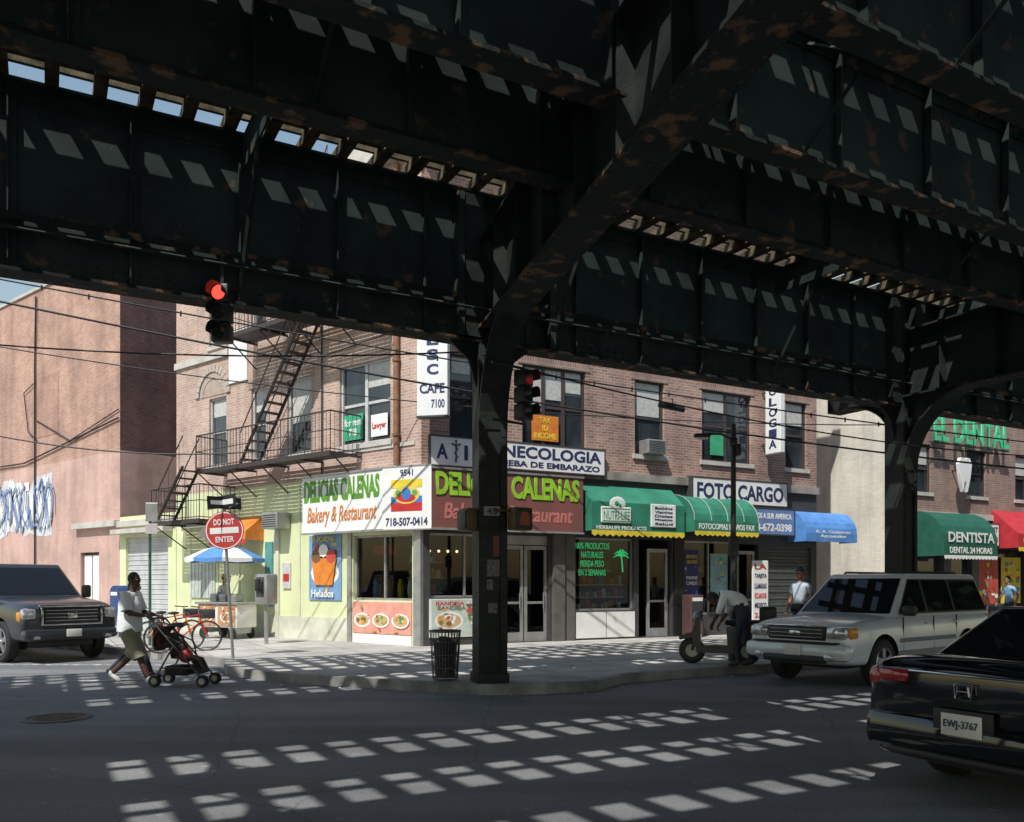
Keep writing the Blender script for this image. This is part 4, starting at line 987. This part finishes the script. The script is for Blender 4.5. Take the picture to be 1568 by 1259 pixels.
    def endp(xa,za,xb,zb_,u0,u1,mi,off):
        d=1 if xa>0 else -1; pts=[]
        for t,ww in ((u0,1),(u0,-1),(u1,-1),(u1,1)):
            x=xa+(xb-xa)*t+d*off; z=za+(zb_-za)*t; w=(wb+(wt-wb)*t)-.075; pts.append((x,ww*w,z+off*.6))
        g.poly(pts if d<0 else pts[::-1],mi)
    endp(xf,zb,xft,zt,.08,.88,0,.008); endp(xr,zb,xrt,zt,details.get('rg',.15),.86,0,.008)
    g.emit('glass',[m_carglass,m_black],E)
    for i,(x,r) in enumerate(wheels):
        for sg in (-1,1):
            w=MB(); c_=(0,0,0)
            w.lathe([(r*.62,-.11),(r*.9,-.115),(r*.985,-.085),(r,-.04),(r,.04),(r*.985,.085),(r*.9,.115),(r*.62,.11)],c_,0,n=36)
            w.lathe([(r*.62,-.11),(r*.66,-.105),(r*.6,-.09),(r*.56,-.02),(0,-.02)],c_,2,n=30)
            w.lathe([(r*.67,-.108),(r*.63,-.118),(r*.58,-.1)],c_,1,n=30)
            for k in range(rimn):
                Mk=Matrix.Rotation(2*math.pi*k/rimn,4,'Y'); w.prism([(-.045,.03),(.045,.03),(.03+r*.05,r*.62),(-.03-r*.05,r*.62)],-.105,-.07,1,Mk)
            w.lathe([(0,-.115),(.05,-.113),(.06,-.1),(.06,-.05)],c_,1,n=16)
            w.lathe([(r*.62,.11),(0,.11)],c_,2,n=24)
            M=Matrix.Translation((x,sg*(W-.125),r)) @ (Matrix.Identity(4) if sg<0 else Matrix.Rotation(math.pi,4,'Z'))
            w.emit('wheel_%d'%(i*2+(sg>0)),[m_rubber,m_rim,m_black],E,35,M=M)
    d=MB()
    d.rbox((0,0,.4),(abs(st[0][0])*1.7,W*1.3,.2),.03,1)
    for t in details.get('boxes',[]):
        c_,s_,bv,mi=t; d.rbox(c_,s_,bv,mi)
    for t in details.get('tubes',[]): d.tube(t[0],t[1],7,t[2])
    d.emit('fittings',[paint,m_black,m_chrome,m_hl,m_tl,m_amb,m_plate,m_trim,m_alu],E,40)
    return E
def bx(lst,c,s,bv,mi,mirror=False):
    lst.append((c,s,bv,mi))
    if mirror: lst.append(((c[0],-c[1],c[2]),s,bv,mi))

# SUV
m_suvp=mat('suv_silver_white',(.62,.65,.68),.28,coat=.6,metal=.1,scale=.8,col2=(.60,.63,.66))
L=[]
bx(L,(2.43,0,.86),(.12,1.04,.22),.035,1)
for z in (.80,.86,.92): bx(L,(2.495,0,z),(.012,.94,.014),.005,8)
bx(L,(2.50,0,.86),(.02,.2,.08),.035,2); bx(L,(2.45,0,.975),(.07,1.1,.03),.012,2)
bx(L,(2.39,.69,.87),(.2,.34,.2),.06,3,True); bx(L,(2.30,.87,.87),(.22,.10,.18),.045,5,True)
bx(L,(2.43,0,.58),(.28,1.84,.27),.09,0); bx(L,(2.53,0,.46),(.12,1.1,.12),.03,1); bx(L,(2.55,.62,.5),(.06,.18,.1),.03,3,True); bx(L,(2.46,0,.72),(.24,1.5,.025),.01,1)
bx(L,(2.585,0,.59),(.02,.31,.155),.01,6)
bx(L,(0.03,.925,.46),(2.0,.05,.2),.02,7,True)
bx(L,(.03,.945,.72),(1.95,.03,.07),.012,7,True)
bx(L,(.86,1.03,1.2),(.16,.22,.17),.05,1,True)
for x in (.05,-.98): bx(L,(x,.945,.98),(.18,.05,.035),.015,0,True)
for x in (.88,-.16,-1.0): bx(L,(x,.938,.8),(.012,.02,.6),.004,1,True)
bx(L,(-2.40,.8,1.0),(.08,.16,.5),.03,4,True)
T=[([(.1,.56,1.80),(0,.58,1.84),(-1.7,.58,1.84),(-1.8,.56,1.80)],.02,1),([(.1,-.56,1.80),(0,-.58,1.84),(-1.7,-.58,1.84),(-1.8,-.56,1.80)],.02,1),([(-.4,.56,1.83),(-.4,-.56,1.83)],.013,1),([(-1.4,.56,1.83),(-1.4,-.56,1.83)],.013,1)]
suv_st=[(2.46,.44,.88,.82),(2.44,.40,.96,.86),(2.34,.36,1.02,.91),(2.05,.34,1.065,.935),(1.5,.33,1.10,.945),(.8,.33,1.13,.95),(-.2,.33,1.14,.95),(-1.2,.33,1.15,.95),(-2.0,.34,1.15,.945),(-2.36,.38,1.14,.93),(-2.44,.42,1.11,.90),(-2.46,.48,1.02,.86)]
suv_gh=(1.14,-2.42,.90,1.09,.30,-2.22,.70,1.81)
sd=[[(.88,1.17),(-.02,1.17),(-.02,1.70),(.33,1.70)],[(-.09,1.17),(-1.02,1.17),(-1.02,1.70),(-.09,1.70)],[(-1.09,1.17),(-2.30,1.17),(-2.15,1.68),(-1.09,1.70)]]
tr=[[(.95,1.14),(-2.35,1.14),(-2.17,1.72),(.35,1.72)]]
fl=Vector((5.15,12.85)); hd=Vector((-.784,-.6207)); ctr=fl-hd*2.42+Vector((-.6207,.784))*.93
build_car('suv',(ctr.x,ctr.y,0),math.atan2(hd.y,hd.x),suv_st,suv_gh,[(1.47,.385),(-1.42,.385)],m_suvp,{'side':sd,'trim':tr,'boxes':L,'tubes':T})

# pickup
m_pk=mat('pickup_charcoal',(.028,.032,.040),.25,coat=.5,metal=.0,scale=.8,col2=(.024,.028,.035))
L=[]
bx(L,(2.93,0,.98),(.10,1.18,.36),.045,1)
for z in (.88,.95,1.02,1.09): bx(L,(2.985,0,z),(.015,1.05,.018),.006,2)
bx(L,(2.95,0,1.18),(.1,1.30,.06),.02,2); bx(L,(2.96,0,.80),(.08,1.25,.045),.015,2); bx(L,(2.99,0,.99),(.03,.2,.14),.06,2)
bx(L,(2.98,.6,.99),(.06,.045,.38),.015,2,True)
bx(L,(2.84,.80,1.0),(.2,.32,.28),.08,3,True); bx(L,(2.76,.95,.96),(.18,.06,.2),.03,5,True)
bx(L,(2.93,0,.6),(.26,1.92,.22),.08,0); bx(L,(3.03,0,.56),(.08,1.2,.16),.03,1); bx(L,(3.02,.72,.56),(.08,.16,.12),.04,3,True); bx(L,(3.075,0,.62),(.02,.31,.155),.01,6)
bx(L,(1.05,1.18,1.46),(.14,.2,.3),.05,1,True)
for x in (.15,-.75): bx(L,(x,.985,1.1),(.18,.05,.04),.015,2,True)
for x in (1.0,.0,-.95): bx(L,(x,1.0,.9),(.012,.02,.66),.004,1,True)
pk_st=[(2.94,.5,1.0,.90),(2.92,.46,1.14,.95),(2.82,.43,1.22,.985),(2.3,.42,1.31,1.0),(1.3,.42,1.36,1.005),(.4,.42,1.37,1.01),(-1,.42,1.37,1.01),(-2.5,.44,1.37,1.0),(-2.85,.46,1.35,.98),(-2.92,.52,1.28,.95)]
pk_gh=(1.45,-1.25,.93,1.33,.62,-1.05,.76,2.08)
sd=[[(1.12,1.42),(.12,1.42),(.1,1.95),(.62,1.95)],[(.0,1.42),(-1.0,1.42),(-.95,1.95),(.0,1.95)]]
hd=Vector((.7826,-.6226)); fc=Vector((-9.22,17.75)); c=fc-hd*2.92
build_car('pickup_truck',(c.x,c.y,0),math.atan2(hd.y,hd.x),pk_st,pk_gh,[(1.95,.43),(-1.75,.43)],m_pk,{'side':sd,'trim':[[(1.2,1.39),(-1.05,1.39),(-1.0,1.97),(.6,1.97)]],'boxes':L})

# sedans
sed_st=[(2.42,.36,.55,.66),(2.38,.28,.68,.76),(2.15,.22,.80,.86),(1.6,.2,.9,.9),(1.0,.2,.95,.915),(0,.2,.98,.92),(-1.2,.2,1.03,.92),(-1.7,.22,1.06,.915),(-2.15,.25,1.08,.90),(-2.36,.28,1.07,.87),(-2.42,.32,1.02,.83),(-2.44,.38,.92,.78)]
sed_gh=(1.15,-1.85,.83,.95,.35,-1.05,.60,1.45)
def sedan_details(tail):
    L=[]
    bx(L,(-2.33,.76,.90),(.2,.20,.2),.07,4,True); bx(L,(-2.42,.60,.93),(.06,.26,.1),.03,4,True)
    bx(L,(-2.45,0,.98),(.04,.9,.022),.01,2 if tail else 0)
    bx(L,(-2.40,0,.5),(.18,1.7,.3),.09,0); bx(L,(-2.48,0,.36),(.06,1.2,.06),.02,1)
    bx(L,(-2.475,0,.62),(.02,.46,.22),.02,1); bx(L,(-2.495,0,.62),(.012,.31,.16),.004,6)
    bx(L,(2.3,.62,.66),(.24,.36,.14),.06,3,True); bx(L,(2.38,0,.56),(.1,.9,.14),.03,1); bx(L,(2.42,0,.63),(.04,.9,.03),.01,2)
    bx(L,(.85,.98,1.0),(.14,.2,.12),.05,0,True)
    for x in (.05,-.95): bx(L,(x,.915,.84),(.18,.04,.03),.012,0,True)
    for x in (.95,-.03,-1.05): bx(L,(x,.915,.6),(.012,.02,.6),.004,1,True)
    return L
sd=[[(.85,1.0),(-.0,1.0),(.0,1.36),(.32,1.36)],[(-.08,1.0),(-1.1,1.0),(-1.0,1.36),(-.08,1.36)]]
m_blk=mat('black_car_paint',(.006,.006,.007),.08,coat=.8,scale=.5)
hd=Vector((.8764,.4815)); pc=Vector((3.24,6.12)); c=pc+hd*2.49
E=build_car('sedan',(c.x,c.y,0),math.atan2(hd.y,hd.x),sed_st,sed_gh,[(1.42,.33),(-1.38,.33)],m_blk,{'side':sd,'boxes':sedan_details(1)},rimn=9)
Mr=Matrix.Rotation(rad(-90),4,'Z')
text(E,'EWJ-3767',-.13,.13,.585,.655,-2.503,m_navy,'plate_text',M=Mr,bold=0)
mb=MB(); mb.tube([(-2.475,-.05,.83),(-2.475,-.04,.90)],.009,5); mb.tube([(-2.475,.05,.83),(-2.475,.04,.90)],.009,5); mb.tube([(-2.475,-.045,.865),(-2.475,.045,.865)],.008,5); mb.tube([(-2.474,-.06,.81),(-2.474,-.07,.915),(-2.474,.07,.915),(-2.474,.06,.81),(-2.474,-.06,.81)],.006,5); mb.emit('badge',[m_chrome],E)
m_wc=mat('white_car_paint',(.6,.61,.62),.25,coat=.7)
hd=Vector((-.8764,-.4815)); c=Vector(wf(16.6,-1.6))
build_car('parked_car',(c.x,c.y,0),math.atan2(hd.y,hd.x),sed_st,sed_gh,[(1.42,.33),(-1.38,.33)],m_wc,{'side':sd,'boxes':sedan_details(0)})

# ------------------------------------------------------------------ people
def person(name,loc,yaw,J,mats,cloth,head_pitch=0,hair='short',rs=1.,scale=1.,cap=None,headyaw=0):
    E=empty(name,frame(loc,yaw)@Matrix.Scale(scale,4))
    rad_={'pelvis':.125,'waist':.115,'chest':.135,'nb':.075,'nt':.05,'sh':.062,'el':.043,'wr':.028,'hip':.088,'kn':.062,'an':.04,'toe':.03}
    rad_.update(cloth.get('r',{}))
    names=list(J)
    E_=[('pelvis','waist'),('waist','chest'),('chest','nb'),('nb','nt')]
    for s_ in 'LR': E_+=[('chest','sh'+s_),('sh'+s_,'el'+s_),('el'+s_,'wr'+s_),('pelvis','hip'+s_),('hip'+s_,'kn'+s_),('kn'+s_,'an'+s_)]
    used=[n for n in names if n!='head' and not n.startswith('toe') and not n.startswith('hand')]; idx={k:i for i,k in enumerate(used)}
    me=bpy.data.meshes.new('b'); bm=bmesh.new(); lay=bm.verts.layers.skin.verify(); V=[]
    for k in used:
        v=bm.verts.new(J[k]); key=k if k in rad_ else k[:-1]; r=rad_[key]*rs; v[lay].radius=(r,r); v[lay].use_root=(k=='pelvis'); V.append(v)
    for a_,b_2 in E_: bm.edges.new((V[idx[a_]],V[idx[b_2]]))
    bm.to_mesh(me); bm.free()
    ob=bpy.data.objects.new('b',me); scene.collection.objects.link(ob)
    ob.modifiers.new('k','SKIN'); s2=ob.modifiers.new('s','SUBSURF'); s2.levels=2
    bpy.context.view_layer.update(); m2=bpy.data.meshes.new_from_object(ob.evaluated_get(bpy.context.evaluated_depsgraph_get())); bpy.data.objects.remove(ob)
    segs=[]
    sl=cloth.get('sleeve',.6); pl=cloth.get('leg',.95)
    for a_,b_2 in E_:
        A=Vector(J[a_]);Bv=Vector(J[b_2])
        if b_2=='nt': rule=lambda t:0 if t>.25 else 1
        elif a_[:2]=='sh': rule=lambda t,sl=sl:1 if t<sl else 0
        elif a_[:2]=='el': rule=lambda t,sl=sl:1 if t+1<sl else 0
        elif a_[:3]=='hip': rule=lambda t,pl=pl:2 if t<pl*2 else 0
        elif a_[:2]=='kn': rule=lambda t,pl=pl:2 if 1+t<pl*2 else 0
        elif a_=='pelvis' and b_2=='waist': rule=lambda t:2 if t<cloth.get('waist',.1) else 1
        elif b_2[:3]=='hip': rule=lambda t:2
        else: rule=lambda t:1
        segs.append((A,Bv,rule))
    out=MB(); fs=[];fm=[]
    for p in m2.polygons:
        c_=p.center; best=1e9;bm_=1
        for A,Bv,rule in segs:
            d=Bv-A; t=max(0,min(1,(c_-A).dot(d)/d.length_squared)); q=(c_-(A+d*t)).length
            if q<best: best=q;bm_=rule(t)
        fs.append(list(p.vertices));fm.append(bm_)
    out.v=[v.co.copy() for v in m2.vertices];out.f=fs;out.m=fm
    bpy.data.meshes.remove(m2)
    hc=Vector(J['head']); HM=Matrix.Translation(hc)@Matrix.Rotation(headyaw,4,'Z')@Matrix.Rotation(head_pitch,4,'Y')
    out.ell((0,0,.01),(.095,.075,.115),0,HM,16,12); out.ell((.035,0,-.06),(.055,.055,.06),0,HM,12,8)
    out.tube([(-.01,0,-.06),(-.035,0,-.15)],[.055,.058],10,0,HM)
    out.ell((.1,0,-.012),(.02,.014,.025),0,HM,8,6)
    for s_ in (-1,1):
        out.ell((0,s_*.077,-.005),(.018,.01,.03),0,HM,8,6); out.ell((.083,s_*.032,.015),(.012,.014,.009),5,HM,8,6); out.ell((.092,s_*.032,.015),(.006,.007,.007),6,HM,6,5)
        out.ell((.088,s_*.034,.038),(.008,.02,.004),4,HM,6,4)
    out.ell((.085,0,-.058),(.012,.025,.006),6,HM,8,5)
    if hair=='short': out.ell((-.014,0,.03),(.097,.082,.108),4,HM,16,10)
    elif hair=='long': out.ell((-.02,0,.03),(.1,.088,.11),4,HM,16,10); out.ell((-.07,0,-.09),(.055,.08,.14),4,HM,12,8)
    if cap:
        out.ell((-.006,0,.065),(.104,.088,.075),7,HM,16,8); out.prism([(.06,.06),(.19,.045),(.19,.055),(.06,.075)],-.06,.06,7,HM)
    for s_ in 'LR':
        w=Vector(J['wr'+s_]); e_=Vector(J['el'+s_]); d=(w-e_).normalized()
        if 'hand'+s_ in J: d=(Vector(J['hand'+s_])-w).normalized()
        sg=1 if s_=='L' else -1
        side=d.cross(Vector((0,0,1)))
        if side.length<.1: side=Vector((0,1,0))
        side.normalize(); up=side.cross(d).normalized()
        HMx=Matrix((( d.x,side.x,up.x,w.x),(d.y,side.y,up.y,w.y),(d.z,side.z,up.z,w.z),(0,0,0,1)))
        out.tube([(-.02,0,0),(.02,0,0),(.06,0,0),(.095,0,0)],[.027,.034,.04,.034],8,0,HMx@Matrix.Diagonal((1,1,.55,1)))
        for k,(yy,ll) in enumerate(((-.03,.062),(-.01,.072),(.01,.068),(.029,.052))):
            out.tube([(.085,yy,0),(.085+ll*.5,yy,-.012),(.085+ll*.75,yy,-.04),(.085+ll*.6,yy,-.062)],[.0095,.009,.008,.006],6,0,HMx)
        out.tube([(.03,-sg*.03,0),(.06,-sg*.055,-.015),(.09,-sg*.05,-.035)],[.012,.01,.007],6,0,HMx)
        an=Vector(J['an'+s_]); to=Vector(J['toe'+s_]); f=(to-an); L_=f.length
        fx=f.normalized(); sy=Vector((0,0,1)).cross(fx).normalized(); fz=fx.cross(sy).normalized()
        Fm=Matrix(((fx.x,sy.x,fz.x,an.x),(fx.y,sy.y,fz.y,an.y),(fx.z,sy.z,fz.z,an.z),(0,0,0,1)))
        out.ell((L_*.42,0,-.012),(L_*.72,.048,.042),3,Fm,12,8); out.ell((-.0,0,.0),(.05,.043,.055),3,Fm,10,6)
    if cloth.get('shorts'):
        for s_ in 'LR':
            h=Vector(J['hip'+s_]);k_=Vector(J['kn'+s_]); a_=Vector(J['an'+s_]); p0=h.lerp(k_,.1);p1=h.lerp(k_,.97); p2=k_.lerp(a_,.15)
            out.tube([p0,p1,p2],[.135,.115,.12],12,2)
            sh=Vector(J['sh'+s_]); el_=Vector(J['el'+s_]); out.tube([sh.lerp(el_,-.1),sh.lerp(el_,.5),sh.lerp(el_,.92)],[.075,.082,.09],12,1)
    if cloth.get('hem'):
        p=Vector(J['pelvis']); out.lathe([(.195,-.1),(.19,.05),(.175,.2),(.17,.36),(.12,.46)],(p.x+.01,p.y,p.z),1,n=18,axis='z')
    ob=out.emit('body',mats,E,60)
    for p in ob.data.polygons: p.use_smooth=True
    return E
sk_d=mat('skin_dark',(.10,.05,.033),.55,scale=20); sk_m=mat('skin_tan',(.34,.19,.125),.55,scale=20)
hair=mat('black_hair',(.012,.01,.009),.6,scale=40,bump=.5); lipd=mat('dark_detail',(.05,.02,.02),.5); eyew=mat('eye_white',(.7,.68,.65),.3)
c_w=mat('white_cotton',(.80,.83,.86),.85,scale=6,bump=.6,bscale=9,col2=(.72,.75,.78)); c_k=mat('khaki_cotton',(.30,.29,.21),.85,scale=6,bump=.5,bscale=12); c_d=mat('dark_denim',(.03,.035,.06),.85); c_sh=mat('white_sneaker',(.7,.7,.7),.6); c_b=mat('light_blue_cotton',(.25,.45,.65),.85); c_bk=mat('dark_shoes',(.03,.03,.03),.6)
c_lb=mat('pale_blue_cotton',(.5,.58,.66),.85,bump=.3,bscale=12)
def walkJ(arms='push',ph=1):
    J={'pelvis':(0,0,.95),'waist':(.01,0,1.12),'chest':(.03,0,1.33),'nb':(.04,0,1.47),'nt':(.06,0,1.53),'head':(.085,0,1.66),
       'shL':(.03,.18,1.43),'shR':(.03,-.18,1.43),'hipL':(0,.09,.9),'hipR':(0,-.09,.9),
       'knR':(.2,-.09,.5),'anR':(.36,-.09,.1),'toeR':(.53,-.09,.085),
       'knL':(.03,.09,.5),'anL':(-.34,.09,.17),'toeL':(-.2,.09,.06)}
    if ph<0:
        for a_ in ('kn','an','toe'):
            l,r=J[a_+'L'],J[a_+'R']; J[a_+'L']=(r[0],.09,r[2]); J[a_+'R']=(l[0],-.09,l[2])
    if arms=='push': J.update({'elL':(.1,.22,1.16),'wrL':(.36,.17,1.1),'elR':(.08,-.23,1.16),'wrR':(.36,-.17,1.1),'handL':(.46,.16,1.08),'handR':(.46,-.16,1.08)})
    else: J.update({'elL':(-.1,.23,1.16),'wrL':(.02,.24,.93),'elR':(.1,-.23,1.17),'wrR':(.25,-.22,.97)})
    return J
person('man_walking',(-6.2,13.75,0),rad(-4),walkJ(),[sk_d,c_w,c_k,c_sh,hair,eyew,lipd],{'sleeve':.85,'leg':.5,'shorts':True,'hem':True,'r':{'chest':.17,'waist':.16,'pelvis':.16,'sh':.08,'el':.05,'an':.045}},headyaw=-.2,scale=1.02)
person('woman_walking',(-6.5,14.45,0),rad(-4),walkJ('x',-1),[sk_m,c_b,c_d,c_bk,hair,eyew,lipd],{'sleeve':.6,'leg':.95},hair='long',scale=.95)
standJ={'pelvis':(0,0,.95),'waist':(0,0,1.12),'chest':(.01,0,1.33),'nb':(0,0,1.47),'nt':(.01,0,1.53),'head':(.03,0,1.66),'shL':(0,.18,1.43),'shR':(0,-.18,1.43),'hipL':(0,.1,.9),'hipR':(0,-.1,.9),'knL':(.02,.11,.5),'knR':(.02,-.11,.5),'anL':(0,.12,.09),'anR':(0,-.12,.09),'toeL':(.17,.14,.05),'toeR':(.17,-.14,.05),'elL':(-.02,.25,1.16),'wrL':(.1,.26,.93),'elR':(-.02,-.25,1.16),'wrR':(.08,-.26,.93)}
person('man_standing',(5.85,17.2,.15),rad(215),standJ,[sk_m,c_lb,c_d,c_bk,hair,eyew,lipd,m_navy],{'sleeve':.6,'leg':.97},cap=True,scale=1.03)
bentJ={'pelvis':(0,0,1.0),'waist':(.08,0,1.14),'chest':(.24,0,1.26),'nb':(.37,0,1.26),'nt':(.43,0,1.23),'head':(.52,0,1.15),'shL':(.28,.18,1.22),'shR':(.28,-.18,1.22),'hipL':(0,.1,.93),'hipR':(0,-.1,.93),'knL':(.08,.12,.5),'knR':(-.02,-.12,.5),'anL':(.06,.13,.09),'anR':(-.1,-.13,.09),'toeL':(.22,.14,.05),'toeR':(.07,-.14,.05),'elL':(.36,.22,.96),'wrL':(.48,.15,.76),'elR':(.34,-.22,.95),'wrR':(.45,-.15,.74)}
person('man_bending',(4.15,15.2,.15),rad(150),bentJ,[sk_d,c_w,c_d,c_bk,hair,eyew,lipd],{'sleeve':1.2,'leg':.97,'r':{'chest':.19,'waist':.17,'pelvis':.15,'sh':.075,'el':.055}},head_pitch=rad(50),scale=1.05)
person('street_vendor',(-8.1,23.9,.15),rad(-20),standJ,[sk_m,c_w,c_d,c_bk,hair,eyew,lipd,m_orange],{'sleeve':.6,'leg':.97},scale=.98,cap=True)
for i,(u,b,y,c_) in enumerate(((13.5,1.6,200,c_w),(16.0,2.6,160,mat('dark_shirt',(.04,.05,.08),.8)),(17.6,1.2,210,m_red),(19,3.4,190,c_b),(14.6,2.9,20,mat('dark_shirt',(.04,.05,.08),.8)))):
    p=wf(u,b); person('pedestrian',(p[0],p[1],.15),rad(y),walkJ('x',1 if i%2 else -1),[sk_m,c_,c_d,c_bk,hair,eyew,lipd],{'sleeve':.6,'leg':.95},scale=.96)

e=empty('baby_stroller',frame((-5.3,13.7,0),rad(-4))); mb=MB()
for y in (-.24,.24):
    mb.tube([(-.42,y,1.07),(-.2,y,.82),(.42,y,.12)],.014,6,0); mb.tube([(-.05,y,.66),(-.36,y,.12)],.014,6,0); mb.tube([(-.28,y,.3),(.28,y,.3)],.012,6,0); mb.tube([(-.2,y,.82),(.05,y,.7),(.12,y,.42)],.012,6,0)
    for x in (-.36,.42):
        for dy in (-.03,.03): mb.lathe([(.05,-.012),(.085,-.014),(.095,0),(.085,.014),(.05,.012)],(x,y+dy,.095),1,n=18); mb.lathe([(0,-.008),(.06,-.008),(.06,.008),(0,.008)],(x,y+dy,.095),2,n=12)
mb.tube([(-.42,-.24,1.07),(-.44,0,1.09),(-.42,.24,1.07)],.018,6,1)
mb.add([(-.2,-.22,.85),(-.2,.22,.85),(-.1,.22,.45),(-.1,-.22,.45),(.22,.22,.42),(.22,-.22,.42),(.34,.2,.2),(.34,-.2,.2)],[(0,3,2,1),(3,5,4,2),(5,7,6,4)],3)
vs=[];fs=[];n=7
for i in range(n+1):
    a_=rad(200-i*140/n)
    for k in range(5):
        t=(k-2)/2; vs.append((-.08+.34*math.cos(a_)*(1-.1*abs(t)),t*.24,.68+.34*math.sin(a_)*(1-.15*t*t)))
for i in range(n):
    for k in range(4): fs.append((i*5+k,i*5+k+1,(i+1)*5+k+1,(i+1)*5+k))
mb.add(vs,fs,3)
mb.rbox((-.05,0,.25),(.4,.36,.16),.05,3); mb.rbox((-.38,0,.8),(.14,.32,.3),.05,4)
mb.ell((.0,0,.62),(.08,.08,.09),5); mb.ell((.04,0,.48),(.12,.1,.12),6); mb.tube([(.08,.06,.46),(.28,.07,.42),(.36,.07,.28)],[.045,.035,.025],7,5); mb.tube([(.08,-.06,.46),(.28,-.07,.42),(.36,-.07,.28)],[.045,.035,.025],7,5)
mb.emit('frame_and_seat',[m_dgrey,m_black,m_alu,mat('stroller_fabric',(.03,.02,.025),.8),mat('bag_red',(.12,.03,.03),.8),sk_d,m_red],e,45)

e=empty('motor_scooter',frame((3.85,15.75,.15),rad(165))); mb=MB()
for x in (-.5,.5):
    mb.lathe([(.12,-.05),(.2,-.06),(.235,-.04),(.245,0),(.235,.04),(.2,.06),(.12,.05)],(x,0,.245),1,n=24); mb.lathe([(0,-.03),(.13,-.03),(.13,.03),(0,.03)],(x,0,.245),2,n=16)
mb.tube([(.5,0,.245),(.44,0,.5),(.34,0,.92)],[.04,.05,.035],8,0)
mb.prism([(.33,.32),(.47,.34),(.5,.6),(.4,.88),(.34,.86)],-.19,.19,0)
mb.prism([(.42,.5),(.72,.44),(.74,.49),(.6,.56),(.44,.6)],-.08,.08,0)
mb.prism([(-.35,.2),(.42,.22),(.42,.34),(-.2,.34)],-.17,.17,0)
mb.prism([(-.15,.3),(-.12,.68),(-.75,.76),(-.82,.62),(-.55,.42)],-.15,.15,0)
mb.rbox((-.42,0,.77),(.66,.27,.1),.05,1); mb.tube([(.3,-.3,.98),(.36,0,.95),(.3,.3,.98)],.018,6,1); mb.ell((.42,0,.88),(.08,.09,.09),2)
mb.rbox((-.86,0,.92),(.3,.36,.3),.05,1); mb.tube([(.3,.26,.98),(.27,.3,1.14)],.008,5,1); mb.ell((.27,.3,1.16),(.015,.05,.04),1); mb.tube([(.3,-.26,.98),(.27,-.3,1.14)],.008,5,1); mb.ell((.27,-.3,1.16),(.015,.05,.04),1)
mb.emit('body',[mat('scooter_paint',(.03,.032,.036),.3,coat=.5),m_black,m_alu],e,45)

# ------------------------------------------------------------------ world, sun, camera
S=Vector((-.45,-.893)).normalized(); el=rad(55); sv=Vector((S.x*math.cos(el),S.y*math.cos(el),math.sin(el)))
l=bpy.data.lights.new('sun','SUN'); l.energy=5; l.angle=rad(.5); l.color=(1,.97,.92)
o=bpy.data.objects.new('sun',l); scene.collection.objects.link(o); o.rotation_euler=sv.to_track_quat('Z','Y').to_euler(); o.location=(0,0,40)
w=bpy.data.worlds.new('World'); scene.world=w; w.use_nodes=True; nt=w.node_tree; bg=nt.nodes['Background']
sk=nt.nodes.new('ShaderNodeTexSky'); sk.sky_type='NISHITA'; sk.sun_disc=False; sk.sun_elevation=el; sk.sun_rotation=math.atan2(S.x,S.y)%(2*math.pi); sk.air_density=1.8; sk.dust_density=1.0; sk.ozone_density=.4
nt.links.new(sk.outputs[0],bg.inputs[0]); bg.inputs[1].default_value=.13
cam=bpy.data.cameras.new('camera'); cam.sensor_width=36; cam.lens=1300/1568*36; cam.shift_y=.168; cam.clip_end=1500; cam.clip_start=.05
co=bpy.data.objects.new('camera',cam); scene.collection.objects.link(co); co.location=(0,0,1.65); co.rotation_euler=(rad(90),0,0); scene.camera=co
scene.view_settings.view_transform='Standard'; scene.view_settings.look='None'; scene.view_settings.exposure=0
